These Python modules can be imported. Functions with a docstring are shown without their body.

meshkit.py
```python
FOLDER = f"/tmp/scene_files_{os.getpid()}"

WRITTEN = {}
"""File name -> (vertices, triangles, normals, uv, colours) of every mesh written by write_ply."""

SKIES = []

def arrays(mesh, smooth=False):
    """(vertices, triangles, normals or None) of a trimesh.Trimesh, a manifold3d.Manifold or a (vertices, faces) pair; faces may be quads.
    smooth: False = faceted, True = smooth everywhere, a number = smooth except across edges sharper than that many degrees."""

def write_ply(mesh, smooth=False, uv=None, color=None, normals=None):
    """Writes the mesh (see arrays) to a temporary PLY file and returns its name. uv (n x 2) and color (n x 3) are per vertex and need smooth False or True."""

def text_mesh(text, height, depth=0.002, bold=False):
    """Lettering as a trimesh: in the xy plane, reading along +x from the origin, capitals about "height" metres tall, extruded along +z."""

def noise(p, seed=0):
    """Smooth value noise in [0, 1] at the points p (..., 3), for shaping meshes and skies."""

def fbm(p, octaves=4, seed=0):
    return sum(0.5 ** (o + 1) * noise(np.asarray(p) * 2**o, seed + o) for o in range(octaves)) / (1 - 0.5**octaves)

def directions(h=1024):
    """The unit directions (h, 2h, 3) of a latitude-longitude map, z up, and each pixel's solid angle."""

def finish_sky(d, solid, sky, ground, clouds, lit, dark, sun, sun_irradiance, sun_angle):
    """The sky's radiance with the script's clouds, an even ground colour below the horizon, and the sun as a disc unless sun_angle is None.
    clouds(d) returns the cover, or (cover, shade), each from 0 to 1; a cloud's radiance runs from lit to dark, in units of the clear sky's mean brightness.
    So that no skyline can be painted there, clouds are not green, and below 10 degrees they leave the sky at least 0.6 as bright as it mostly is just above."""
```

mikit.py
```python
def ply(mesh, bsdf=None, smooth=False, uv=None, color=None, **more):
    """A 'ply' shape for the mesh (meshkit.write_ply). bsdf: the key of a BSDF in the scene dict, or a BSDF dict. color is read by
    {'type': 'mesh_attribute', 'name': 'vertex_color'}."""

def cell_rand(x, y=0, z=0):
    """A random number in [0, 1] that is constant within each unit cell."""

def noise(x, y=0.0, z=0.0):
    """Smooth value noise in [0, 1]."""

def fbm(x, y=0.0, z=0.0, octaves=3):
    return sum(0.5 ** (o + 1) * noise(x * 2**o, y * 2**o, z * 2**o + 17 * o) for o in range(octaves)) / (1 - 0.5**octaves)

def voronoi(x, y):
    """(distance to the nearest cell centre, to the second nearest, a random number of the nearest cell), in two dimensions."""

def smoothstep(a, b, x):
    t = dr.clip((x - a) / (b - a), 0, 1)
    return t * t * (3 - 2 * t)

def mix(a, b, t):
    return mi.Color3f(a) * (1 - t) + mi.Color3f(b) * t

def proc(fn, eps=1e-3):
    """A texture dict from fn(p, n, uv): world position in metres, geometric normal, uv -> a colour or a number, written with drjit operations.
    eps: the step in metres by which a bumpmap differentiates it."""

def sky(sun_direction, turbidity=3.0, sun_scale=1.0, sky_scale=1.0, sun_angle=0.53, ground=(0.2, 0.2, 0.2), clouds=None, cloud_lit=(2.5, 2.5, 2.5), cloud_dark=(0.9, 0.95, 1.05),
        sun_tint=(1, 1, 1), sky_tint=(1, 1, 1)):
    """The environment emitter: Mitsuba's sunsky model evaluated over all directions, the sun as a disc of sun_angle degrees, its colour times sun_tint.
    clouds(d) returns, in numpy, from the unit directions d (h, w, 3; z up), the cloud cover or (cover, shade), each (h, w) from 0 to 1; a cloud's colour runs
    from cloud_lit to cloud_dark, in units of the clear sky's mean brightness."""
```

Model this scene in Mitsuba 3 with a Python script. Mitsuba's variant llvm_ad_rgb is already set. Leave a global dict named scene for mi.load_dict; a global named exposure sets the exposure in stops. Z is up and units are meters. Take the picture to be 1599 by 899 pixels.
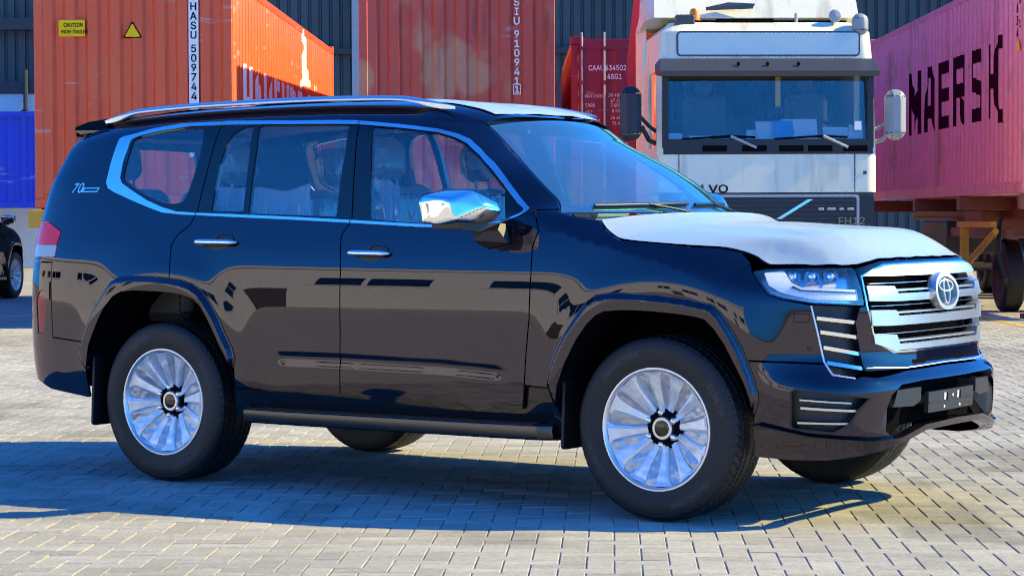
import math, numpy as np, trimesh, shapely, mitsuba as mi, mikit, meshkit
from shapely.geometry import Polygon, LineString, Point, box as sbox
from shapely.ops import unary_union, split as ssplit
from scipy.interpolate import CubicSpline, PchipInterpolator
from scipy.ndimage import gaussian_filter1d
from mikit import proc, noise, fbm, voronoi, smoothstep, mix, cell_rand
import drjit as dr

T4 = mi.ScalarTransform4f
RNG = np.random.default_rng(7)

# ---------------------------------------------------------------- camera, sky, exposure
CAM_Z, PITCH = 1.3009, -0.0304
scene = {
    'camera': {'type': 'perspective', 'fov': 25.86, 'fov_axis': 'x', 'near_clip': 0.1, 'far_clip': 600.0,
               'to_world': T4().look_at(origin=[0, 0, CAM_Z], target=[0, math.cos(PITCH), CAM_Z + math.sin(PITCH)], up=[0.0044, 0, 1])},
}
SUN_AZ, SUN_EL = math.radians(0.0), math.radians(34.5)
SUN = [math.cos(SUN_AZ) * math.cos(SUN_EL), math.sin(SUN_AZ) * math.cos(SUN_EL), math.sin(SUN_EL)]
scene['sky'] = mikit.sky(SUN, turbidity=3, sky_tint=(0.12, 0.68, 1.50), sky_scale=1.25, sun_tint=(1.04, 1.06, 0.60))
exposure = 2.75

labels = {}

# ---------------------------------------------------------------- helpers
def numbered(key):
    if key not in USED:
        USED.add(key); return key
    i = 1
    while f'{key}_{i:03d}' in USED: i += 1
    k = f'{key}_{i:03d}'; USED.add(k); return k
USED = set()

def thing(name, label, cat, group=None):
    key = numbered(name)
    labels[key] = {'label': label, 'category': cat}
    if group: labels[key]['group'] = group
    return key

def struct(name, shape):
    key = numbered(name)
    scene[key] = shape; labels[key] = {'kind': 'structure'}
    return key

def put(parent, name, mesh, mat, smooth=False, xf=None, label=None, kind=None, **kw):
    key = numbered(parent + '__' + name if parent else name)
    if isinstance(mesh, dict): d = dict(mesh)
    elif isinstance(mesh, tuple) and len(mesh) == 3:      # vertices, faces, normals
        d = {'type': 'ply', 'filename': meshkit.write_ply((mesh[0], mesh[1]), False, normals=mesh[2]), 'face_normals': False}
        d['bsdf'] = {'type': 'ref', 'id': mat}
    else: d = mikit.ply(mesh, mat, smooth=smooth, **kw)
    if xf is not None: d['to_world'] = T4(xf)
    scene[key] = d
    if label or kind:
        labels[key] = {}
        if label: labels[key]['label'] = label
        if kind: labels[key]['kind'] = kind
    return key

def cat(*ms):
    return trimesh.util.concatenate([m for m in ms])

def bx(x0, x1, y0, y1, z0, z1, ch=0.0):
    """A box between two corners, its edges chamfered by ch."""
    c = np.array([(x0+x1)/2, (y0+y1)/2, (z0+z1)/2]); h = np.abs(np.array([x1-x0, y1-y0, z1-z0]))/2
    if ch <= 0 or ch*2 >= h.min()*2:
        m = trimesh.creation.box(extents=2*h); m.apply_translation(c); return m
    pts = []
    for sx in (-1, 1):
        for sy in (-1, 1):
            for sz in (-1, 1):
                for k in range(3):
                    p = h.copy() - ch; p[k] = h[k]
                    pts.append(c + p*[sx, sy, sz])
    return trimesh.convex.convex_hull(np.array(pts))

def hull(pts): return trimesh.convex.convex_hull(np.asarray(pts, float))

def tube(path, r, n=10, closed=False):
    """A round bar along the points of a path."""
    path = np.asarray(path, float); m = len(path)
    tan = np.gradient(path, axis=0) if not closed else np.roll(path, -1, 0)-np.roll(path, 1, 0)
    tan /= np.linalg.norm(tan, axis=1, keepdims=True)
    ref = np.array([0, 0, 1.0]) if abs(tan[0][2]) < .9 else np.array([1.0, 0, 0])
    vs = []
    a = np.linspace(0, 2*np.pi, n, endpoint=False)
    rr = np.broadcast_to(r, m)
    for p, t, ri in zip(path, tan, rr):
        u = np.cross(ref, t); u /= np.linalg.norm(u); w = np.cross(t, u)
        vs.append(p + ri*(np.cos(a)[:, None]*u + np.sin(a)[:, None]*w))
    v = np.vstack(vs); f = []
    for i in range(m if closed else m-1):
        for j in range(n):
            a0, a1 = i*n+j, i*n+(j+1) % n; b0, b1 = ((i+1) % m)*n+j, ((i+1) % m)*n+(j+1) % n
            f += [[a0, a1, b1], [a0, b1, b0]]
    if not closed:
        c0, c1 = len(v), len(v)+1
        v = np.vstack([v, path[0], path[-1]])
        for j in range(n):
            f += [[c0, (j+1) % n, j], [c1, (m-1)*n+j, (m-1)*n+(j+1) % n]]
    return trimesh.Trimesh(v, f, process=False)

def extr(poly, h):
    """A polygon of the xy plane, extruded along +z."""
    gs = getattr(poly, 'geoms', [poly])
    return cat(*[trimesh.creation.extrude_polygon(g, h, engine='earcut') for g in gs if g.area > 1e-7])

def rot(axis, deg): return trimesh.transformations.rotation_matrix(math.radians(deg), axis)
def mov(x, y, z): return trimesh.transformations.translation_matrix([x, y, z])
def xf_mesh(m, M): m = m.copy(); m.apply_transform(M); return m

def lathe(profile, n=64):
    """(radius, height) points turned about z."""
    p = np.asarray(profile, float); a = np.linspace(0, 2*np.pi, n, endpoint=False)
    v = np.stack([p[None, :, 0]*np.cos(a)[:, None], p[None, :, 0]*np.sin(a)[:, None], np.broadcast_to(p[None, :, 1], (n, len(p)))], -1).reshape(-1, 3)
    m = len(p); f = []
    for i in range(n):
        k = (i+1) % n
        for j in range(m-1):
            f += [[i*m+j, k*m+j, k*m+j+1], [i*m+j, k*m+j+1, i*m+j+1]]
    return trimesh.Trimesh(v, f, process=False)

# ---------------------------------------------------------------- materials
def rgb(*c): return {'type': 'rgb', 'value': list(c)}
def two(d): return {'type': 'twosided', 'bsdf': d}
def rough(c, a=.3, ior=1.5):
    return two({'type': 'roughplastic', 'diffuse_reflectance': c if isinstance(c, dict) else rgb(*c), 'alpha': a, 'int_ior': ior, 'nonlinear': False})
def matt(c): return two({'type': 'diffuse', 'reflectance': c if isinstance(c, dict) else rgb(*c)})
def metal(c, a=.12): return two({'type': 'principled', 'base_color': c if isinstance(c, dict) else rgb(*c), 'metallic': 1.0, 'roughness': a, 'specular': .5})

def mat(name, d): scene[name] = d; return name

mat('m_paint', two({'type': 'plastic', 'diffuse_reflectance': rgb(.0008, .0010, .0055), 'int_ior': 1.71, 'specular_reflectance': rgb(.95, .86, 1.0)}))
mat('m_gloss_black', two({'type': 'plastic', 'diffuse_reflectance': rgb(.003, .003, .005), 'int_ior': 1.6}))
mat('m_trim', rough((.012, .012, .014), .22, 1.5))
mat('m_dark', matt((.006, .006, .007)))
mat('m_rubber', rough((.009, .009, .010), .40, 1.45))
mat('m_chrome', metal((.86, .87, .88), .06))
mat('m_silver', metal((.66, .67, .69), .26))
mat('m_silver_bright', metal((.84, .84, .86), .40))
mat('m_rail', metal((.72, .74, .77), .34))
mat('m_grey_plastic', rough((.022, .022, .025), .25))
mat('m_glass', {'type': 'thindielectric', 'int_ior': 1.7, 'specular_transmittance': rgb(.84, .90, .93)})
mat('m_glass_privacy', {'type': 'thindielectric', 'int_ior': 1.55, 'specular_transmittance': rgb(.80, .86, .88)})
mat('m_dust', matt((.45, .52, .56)))
mat('m_windscreen', {'type': 'blendbsdf', 'weight': .05, 'a': {'type': 'thindielectric', 'int_ior': 2.6, 'specular_reflectance': rgb(.25, 1.0, 1.0), 'specular_transmittance': rgb(.50, .78, .84)}, 'b': two({'type': 'diffuse', 'reflectance': rgb(.30, .55, .70)})})
mat('m_lens', {'type': 'thindielectric', 'int_ior': 1.8})
mat('m_white_lamp', rough((.85, .88, .90), .12))
mat('m_lamp_dark', rough((.05, .07, .10), .15))
mat('m_lamp_body', metal((.80, .84, .88), .28))
mat('m_board', rough((.006, .006, .008), .10, 1.8))
mat('m_red_lamp', two({'type': 'plastic', 'diffuse_reflectance': rgb(.85, .015, .04), 'int_ior': 1.38}))
mat('m_bar', metal((.70, .71, .73), .34))
mat('m_wheel_face', {'type': 'bumpmap', 'tex': proc(lambda p, n, uv: fbm(p.x*21+p.z*5, p.y*17, p.z*23, octaves=2), eps=2e-3), 'scale': .006, 'bsdf': two({'type': 'principled', 'base_color': rgb(.80, .80, .79), 'metallic': .55, 'roughness': .38, 'specular': .5})})
mat('m_red_dark', two({'type': 'plastic', 'diffuse_reflectance': rgb(.32, .008, .02), 'int_ior': 1.5}))
mat('m_clear_lamp', two({'type': 'plastic', 'diffuse_reflectance': rgb(.45, .43, .42), 'int_ior': 1.6}))
def _creases(p, n, uv):
    a = noise(p.x*3.1+p.y*1.3, p.y*2.2-p.x*.8, 3); b = noise(p.x*9-p.y*6, p.y*7+p.x*3, 7)
    return .6*dr.power(1-dr.abs(2*a-1), 7) + .4*dr.power(1-dr.abs(2*b-1), 9) + .25*noise(p.x*30, p.y*30, 1)
mat('m_film', {'type': 'bumpmap', 'tex': proc(_creases, eps=2e-3), 'scale': .0018, 'bsdf': two({'type': 'principled', 'base_color': rgb(.47, .565, .56), 'metallic': .5, 'roughness': .20, 'specular': .6, 'clearcoat': .8, 'clearcoat_gloss': .95})})
mat('m_seat', rough((.05, .045, .04), .4))
mat('m_seat_cover', {'type': 'bumpmap', 'tex': proc(lambda p, n, uv: fbm(p.x*34+p.z*9, p.y*34, p.z*10, octaves=3), eps=2e-3), 'scale': .016,
                     'bsdf': two({'type': 'roughplastic', 'diffuse_reflectance': rgb(.17, .20, .21), 'alpha': .07, 'int_ior': 1.9})})
mat('m_wrap', {'type': 'bumpmap', 'tex': proc(lambda p, n, uv: fbm(p.x*44+p.z*9, p.y*20, p.z*9, octaves=2), eps=2e-3), 'scale': .010, 'bsdf': two({'type': 'roughplastic', 'diffuse_reflectance': rgb(.30, .34, .36), 'alpha': .06, 'int_ior': 2.0})})
mat('m_interior', matt((.10, .10, .10)))
mat('m_headliner', matt((.42, .42, .41)))
mat('m_disc', metal((.30, .30, .31), .35))

# ================================================================ the yard: paving in herringbone, yellow line
def _ground(p, n, uv):
    far = smoothstep(33, 36, p.y)
    g = fbm(p.x*.5, p.y*.5, 0, octaves=3)
    joint = mix((.40, .385, .34), (.50, .475, .42), fbm(p.x*9, p.y*9, 1, octaves=2))
    pav = mix((.28, .27, .255), (.36, .345, .325), g)
    return mix(joint, pav, far)
mat('m_ground', two({'type': 'diffuse', 'reflectance': proc(_ground)}))
struct('ground', mikit.ply((np.array([[-150, -90, -.007], [150, -90, -.007], [150, 200, -.007], [-150, 200, -.007]], float), np.array([[0, 1, 2], [0, 2, 3]])), 'm_ground'))
def _paver(p, n, uv):
    c = mi.Color3f(1.0)
    s = fbm(p.x*2.3, p.y*14, 3, octaves=3)
    big = fbm(p.x*.6+9, p.y*.6, 2, octaves=3)
    fine = fbm(p.x*70, p.y*70, 5, octaves=2)
    oil = smoothstep(.63, .72, fbm(p.x*1.1+31, p.y*1.1+7, 4, octaves=3))
    spot = smoothstep(.55, .15, dr.sqrt(dr.square((p.x-1.9)/.8)+dr.square((p.y-9.6)/.5))+.5*(fbm(p.x*4, p.y*4, 6, octaves=3)-.5))
    tyre = smoothstep(.5, .0, dr.abs(p.x+.9*dr.sin(p.y*.16)-2.9)/.16)*smoothstep(.35, .7, fbm(p.x*8, p.y*2.2, 11, octaves=2)) + smoothstep(.5, .0, dr.abs(p.x+.9*dr.sin(p.y*.16)-4.4)/.16)*smoothstep(.35, .7, fbm(p.x*8, p.y*2.2, 12, octaves=2))
    return mi.Color3f(1, 1-.05*spot, 1-.20*spot)*(1-.22*tyre)*((0.80+.20*s)*(0.86+.22*big)*(0.84+.30*fine)*(1-.22*oil))
# a paver's tone comes from its own vertex colour, its stains and grain from the place it lies in
def _paver_tone(p, n, uv):
    c, sn = math.cos(math.radians(2.6)), math.sin(math.radians(2.6))
    base = mix((.36, .35, .325), (.46, .445, .415), fbm(p.x*.9, p.y*.9, 0, octaves=3))
    return base*_paver(p, n, uv)
for i_, k_ in enumerate((.86, .94, 1.0, 1.06)):
    mat(f'm_paver_{i_}', two({'type': 'diffuse', 'reflectance': proc((lambda kk: (lambda p, n, uv: _paver_tone(p, n, uv)*kk))(k_))}))
W_, GAP, CHF = .105, .0045, .0032
ca, sa = math.cos(math.radians(-2.6)), math.sin(math.radians(-2.6))
def paver_mesh(cx, cy, lx, ly, z, tilt):
    hx, hy = lx/2-GAP/2, ly/2-GAP/2; kx, ky = hx-CHF, hy-CHF
    b = [(-hx, -hy, -.02), (hx, -hy, -.02), (hx, hy, -.02), (-hx, hy, -.02), (-hx, -hy, -.0025), (hx, -hy, -.0025), (hx, hy, -.0025), (-hx, hy, -.0025), (-kx, -ky, 0), (kx, -ky, 0), (kx, ky, 0), (-kx, ky, 0)]
    v = np.array(b); v[:, 2] += z+v[:, 0]*tilt[0]+v[:, 1]*tilt[1]
    v[:, :2] += (cx, cy)
    return v
PF = []
for lo, hi in ((0, 4), (4, 8)):
    for k in range(4):
        a, b, c, d = lo+k, lo+(k+1) % 4, hi+(k+1) % 4, hi+k
        PF += [[a, b, c], [a, c, d]]
PF += [[8, 9, 10], [8, 10, 11]]; PF = np.array(PF)
pavers = []
for i in range(-160, 160):
    for j in range(60, 345):
        k = (i+j) % 4
        if k == 0: c = ((i+1)*W_, (j+.5)*W_, 2*W_, W_)
        elif k == 2: c = ((i+.5)*W_, (j+1)*W_, W_, 2*W_)
        else: continue
        x, y = c[0]*ca-c[1]*sa, c[0]*sa+c[1]*ca
        if 7.6 < y < 35.5 and abs(x) < y*.236+.5: pavers.append((y, x, c))
pavers.sort()
RP = np.random.default_rng(3)
groups = {k: [] for k in range(4)}; n300 = 0
M_P = np.array([[ca, -sa], [sa, ca]])
shown = [q for q in pavers if abs(q[1]) < q[0]*.2285 and q[0] > 8.15]
first = set(id(q) for q in shown[:300])
struct_pav = []
for q in pavers:
    v = paver_mesh(*q[2], RP.normal(0, .0007), RP.normal(0, .004, 2)); v[:, :2] = v[:, :2] @ M_P.T
    t = int(RP.choice(4, p=[.2, .35, .3, .15]))
    if id(q) in first: put('ground', 'paver', trimesh.Trimesh(v, PF, process=False), f'm_paver_{t}')
    else: groups[t].append(v)
def merge(vs): 
    n = len(vs[0]); return trimesh.Trimesh(np.vstack(vs), np.vstack([PF+n*k for k in range(len(vs))]), process=False)
for t in range(4): put('ground', 'small_pavers', merge(groups[t]), f'm_paver_{t}', kind='stuff')
mat('m_yellow_line', matt(proc(lambda p, n, uv: mix((.55, .36, .05), (.30, .27, .20), smoothstep(.5, .72, fbm(p.x*7, p.y*7, 2, octaves=3))))))
k_ = thing('yellow_line', 'worn yellow line painted on the paving at the right edge', 'road marking')
scene[k_] = mikit.ply((np.array([[6.13, 18, .004], [6.24, 18, .004], [6.06, 60, .004], [5.95, 60, .004]]), np.array([[0, 1, 2], [0, 2, 3]])), 'm_yellow_line')
def rbox0(x0, x1, y0, y1, z0, z1, r=.06):
    m = bx(min(x0, x1), max(x0, x1), y0, y1, z0, z1, min(r, .45*abs(x1-x0), .45*abs(y1-y0))).subdivide_to_size(.07); m.merge_vertices(); trimesh.smoothing.filter_taubin(m, iterations=8); return m
def soft0(poly, r): return poly.buffer(-r, quad_segs=5).buffer(r, quad_segs=5)

# ================================================================ the shed behind, containers on trailers, the truck
def corr(L, H, pitch=.278, d=.040, flat=.38, z0=0., fold=.14):
    """A corrugated sheet: along x from 0 to L, up z, its outer flats at y=0, its inner ones at y=d (faces -y)."""
    n = max(1, round(L/pitch)); p = L/n; xs, ys = [], []
    for k in range(n):
        a = k*p
        xs += [a, a+p*flat, a+p*(flat+fold), a+p*(1-fold)]; ys += [0, 0, d, d]
    xs.append(L); ys.append(0)
    xs, ys = np.array(xs), np.array(ys); m = len(xs)
    v = np.vstack([np.stack([xs, ys, np.full(m, z0)], 1), np.stack([xs, ys, np.full(m, H)], 1)])
    i = np.arange(m-1); return trimesh.Trimesh(v, np.vstack([np.stack([i, i+1, i+1+m], 1), np.stack([i, i+1+m, i+m], 1)]), process=False)
def corr_y(x, L, pitch, d, flat, fold=.14):
    n = max(1, round(L/pitch)); p = L/n; u = np.mod(x, p)/p
    return d*np.interp(u, [0, flat, flat+fold, 1-fold, 1], [0, 0, 1, 1, 0])
def flat_text(s, h, bold=True):
    """Lettering as a thin sheet in xz, reading along +x, facing -y."""
    m = meshkit.text_mesh(s, h, .004, bold); q = m.vertices
    m.vertices = np.stack([q[:, 0], -q[:, 2], q[:, 1]], -1); return m
def placed(x, y, z, deg=0): return mov(x, y, z) @ rot([0, 0, 1], deg)
def container(label, M, L, H, W, m, group=None, doors=False, end_pitch=.27, near_wall=True):
    C = thing('shipping_container', label, 'container', group)
    add = lambda nm, mesh, mt=m, sm=False, **k: put(C, nm, mesh, mt, sm, M, **k)
    if not doors:
        e = corr(W-.22, H-.20, end_pitch, .045, .40, .16); e.apply_translation([.11, .012, 0]); add('end_panel', e)
    s = corr(L-.2, H-.14, .278, .036, .26, .15); 
    r = s.copy(); r.apply_transform(np.array([[0, -1, 0, W-.012], [1, 0, 0, .1], [0, 0, 1, 0], [0, 0, 0, 1.]])); add('side_panel', r)
    l = s.copy(); l.apply_transform(np.array([[0, 1, 0, .012], [-1, 0, 0, L-.1], [0, 0, 1, 0], [0, 0, 0, 1.]])); add('side_panel', l)
    add('roof', bx(.05, W-.05, .05, L-.05, H-.06, H-.03)); add('floor', bx(.05, W-.05, .05, L-.05, .08, .14)); add('rear_panel', bx(.1, W-.1, L-.06, L-.03, .1, H-.1))
    for x0 in (0, W-.11):
        for y0 in (0, L-.10): add('corner_post', bx(x0, x0+.11, y0, y0+.10, .12, H-.12, .008))
        add('bottom_rail', bx(x0+(.0 if x0 else .02), x0+(.09 if x0 else .11), .10, L-.1, 0.0, .155, .006)); add('top_rail', bx(x0+(.03 if x0 else .015), x0+(.095 if x0 else .08), .10, L-.1, H-.14, H-.04, .006))
    for y0 in (.004, L-.10): add('end_sill', bx(.11, W-.11, y0, y0+.09, .02, .165, .006)); add('end_header', bx(.11, W-.11, y0, y0+.09, H-.20, H-.05, .006))
    for x0 in (0, W-.178):
        for y0 in (0, L-.162):
            for z0 in (0, H-.118):
                add('corner_casting', cat(bx(x0-.004, x0+.182, y0-.004, y0+.166, z0, z0+.122, .008), bx(x0+.05, x0+.13, y0-.007, y0+.0, z0+.035, z0+.085)))
    return C, add
def paint(name, base, rust, k=.5, streak=.5, dark=(.08, .03, .02), gloss=.3):
    def fn(p, n, uv):
        a = fbm(p.x*.9, p.y*.9, p.z*.7, octaves=3); s = fbm(p.x*5, p.y*5, p.z*.35, octaves=3)
        c = mix(tuple(v*.80 for v in base), tuple(min(1, v*1.12) for v in base), a*.5+s*.5)
        c = mix(c, rust, smoothstep(.56, .70, fbm(p.x*2.2+7, p.y*2.2, p.z*1.3, octaves=4))*k)
        c = mix(c, dark, smoothstep(.60, .78, fbm(p.x*9, p.y*9, p.z*.8+3, octaves=3))*streak)
        sc = smoothstep(.66, .74, fbm(p.x*2.6+3, p.y*2.6, p.z*12, octaves=3))*smoothstep(.45, .6, noise(p.x*1.3, p.y*1.3, p.z*1.1))
        return mix(c, tuple(min(1, .55*v+.25) for v in base), sc*.55)
    return mat(name, two({'type': 'roughplastic', 'diffuse_reflectance': proc(fn), 'alpha': gloss, 'int_ior': 1.5}))
paint('m_orange', (.95, .115, .028), (.85, .16, .05), .35, .12, (.30, .05, .03))
paint('m_brick', (.72, .085, .045), (.66, .26, .13), .9, .6, (.13, .03, .025))
paint('m_maroon', (.27, .014, .028), (.2, .03, .03), .4, .4, (.06, .01, .012))
paint('m_pink', (.92, .24, .33), (.55, .20, .17), .75, .5, (.18, .05, .07))
paint('m_greybox', (.16, .17, .18), (.12, .12, .12), .4, .3, (.06, .06, .06))
paint('m_blue', (.004, .035, .60), (.01, .05, .40), .4, .2, (.005, .02, .2))
mat('m_black_print', matt((.012, .010, .012))); mat('m_white_print', matt((.80, .80, .78))); mat('m_yellow_plate', matt((.85, .55, .02))); mat('m_dark_print', matt((.035, .004, .012)))
mat('m_steel', rough((.035, .032, .034), .35)); mat('m_galv', rough((.38, .40, .42), .3)); mat('m_trailer_yellow', rough((.70, .36, .02), .35)); mat('m_trailer_brown', rough((.26, .075, .05), .4))
def stack_text(add, nm, s, x, z_top, step, h, mt, y):
    z = z_top
    for ch in s:
        if ch != ' ':
            g = flat_text(ch, h); g.apply_translation([x-(g.bounds[0][0]+g.bounds[1][0])/2, y, z-h]); add(nm, g, mt)
        z -= step*(1 if ch != ' ' else .42)
    return z
# ---- orange container at the left, end on, its long side in the sun
MO = placed(-5.846, 27.4, 1.47, -1.3)
C1, add = container('bright orange container seen end-on at the left, its long side sunlit', MO, 12.19, 2.896, 2.438, 'm_orange', end_pitch=.268)
add('number_strip', bx(1.905, 2.025, .002, .010, .62, 2.62), 'm_white_print')
stack_text(add, 'number_letter', 'HASU 509744', 1.965, 2.50, .116, .088, 'm_black_print', .001)
add('caution_plate', bx(.31, .63, .003, .010, 2.10, 2.30), 'm_yellow_plate', label='yellow caution plate')
for s, z, h, x in (('CAUTION', 2.215, .046, .365), ('HIGH TRAILER', 2.135, .042, .335)):
    g = flat_text(s, h); g.apply_scale([.8, 1, 1]); g.apply_translation([x, .002, z]); add('caution_words', g, 'm_black_print')
tri_ = lambda r: Polygon([(r*math.cos(a), r*math.sin(a)) for a in (math.pi/2, math.pi*7/6, math.pi*11/6)]).buffer(.012)
def sheet(poly, x, y, z, th=.004):
    m = extr(poly, th); q = m.vertices; m.vertices = np.stack([q[:, 0], -q[:, 2], q[:, 1]], -1); m.apply_translation([x, y, z]); return m
add('warning_sign', sheet(tri_(.115), 1.215, .008, 2.145), 'm_black_print', label='yellow warning triangle'); add('warning_face', sheet(tri_(.088), 1.215, .003, 2.145), 'm_yellow_plate')
def side_text(poly, h0, L, y_from, z0, side_x, sign, pitch=.278, d=.036, flat=.26, fold=.15):
    """Lays a flat print over the folds of a long side. sign +1: the side facing +x, read towards +y; -1: the side facing -x, read towards -y."""
    vv, ff = trimesh.creation.triangulate_polygon(poly, engine='earcut') if poly.geom_type == 'Polygon' else (None, None)
    m = trimesh.Trimesh(np.c_[vv, np.zeros(len(vv))], ff, process=False).subdivide_to_size(.015); q = m.vertices
    y = y_from+sign*q[:, 0]
    u = (y-.1) if sign > 0 else (L-.1-y)
    dep = corr_y(u, L-.2, pitch, d, flat, fold)-.007
    m.vertices = np.stack([side_x-sign*dep, y, z0+q[:, 1]], -1)
    return m
def word_polys(s, h):
    m = meshkit.text_mesh(s, h, .004, True); out = []
    up = m.faces[m.face_normals[:, 2] > .9]
    return trimesh.Trimesh(m.vertices[:, :], up, process=False)
def side_word(s, h, L, y_from, z0, side_x, sign):
    m = word_polys(s, h); m.vertices[:, 2] = 0; m = m.subdivide_to_size(.018); q = m.vertices
    y = y_from+sign*q[:, 0]; u = (y-.1) if sign > 0 else (L-.1-y)
    dep = corr_y(u, L-.2, .278, .036, .26, .15)-.007
    m.vertices = np.stack([side_x-sign*dep, y, z0+q[:, 1]], -1); return m
add('side_lettering', side_word('HAMBURG SÜD', .95, 12.19, 1.0, .86, 2.438-.012, 1), 'm_white_print', label='big white shipping line name on the long side')
add('side_emblem', side_text(Polygon([(0, 0), (.5, .10), (1.5, .12), (1.1, .30), (.75, .55), (.95, .75), (.55, .95), (.25, 1.0), (.45, .7), (.30, .35)]), 0, 12.19, 7.2, 1.85, 2.438-.012, 1), 'm_white_print')
# ---- brick red container in the middle
MB = placed(-1.892, 27.8, 1.45, 0.4)
C2, add = container('faded brick-red container seen end-on behind the SUV roof, dented and rusty', MB, 12.19, 2.896, 2.438, 'm_brick', end_pitch=.262)
z = stack_text(add, 'number_letter', 'SIU 910941', 1.965, 2.60, .116, .088, 'm_white_print', .006)
bxp = Polygon([(-.05, 0), (.05, 0), (.05, .13), (-.05, .13)]); add('number_frame', sheet(bxp.difference(bxp.buffer(-.010)), 1.965, .008, 1.41), 'm_white_print')
g = flat_text('1', .08); g.apply_translation([1.965-(g.bounds[0][0]+g.bounds[1][0])/2, .006, 1.435]); add('number_letter', g, 'm_white_print')
# ---- maroon container with its doors towards us
MD = placed(.885, 33.0, 1.40, 0)
C3, add = container('dark maroon container with door rods and white codes, between brick-red container and truck', MD, 12.19, 2.60, 2.438, 'm_maroon', doors=True)
for k in (0, 1):
    x0 = .11+k*1.112; d = corr(1.10, 2.40, .55, .03, .62, .17, .10); d.apply_translation([x0, .01, 0]); dk = add('door', d)
    for q in ((.05, .38) if k == 0 else (.62, 1.02)):
        add('locking_rod', tube([(x0+q, -.03, .04), (x0+q, -.03, 2.66)], .017, 8), 'm_galv'); 
        for zz_ in (.3, 1.0, 1.9, 2.4): add('rod_bracket', bx(x0+q-.04, x0+q+.04, -.05, .008, zz_, zz_+.05), 'm_maroon')
        add('rod_handle', tube([(x0+q, -.045, 1.05), (x0+q+.35, -.05, 1.02)], .012, 6), 'm_galv')
for s, x, z, h in (('CAAU', .255, 2.10, .075), ('634502', .50, 2.10, .075), ('0', .88, 2.10, .075), ('45G1', .53, 1.97, .075), ('MAX GROSS', .2, 1.70, .045), ('TARE', .2, 1.56, .055), ('NET', .2, 1.45, .055), ('CU.CAP.', .2, 1.33, .055), ('30 480 KG', .55, 1.71, .05), ('67 200 LB', .58, 1.63, .05), ('3 880 KG', .58, 1.56, .05), ('8 550 LB', .60, 1.48, .05), ('26 600 KG', .58, 1.38, .05), ('76.4 CU.M', .60, 1.30, .05)):
    g = flat_text(s, h, h > .07); g.apply_scale([.80, 1, 1]); g.apply_translation([x, -.003, z]); add('door_code', g, 'm_white_print')
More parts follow.
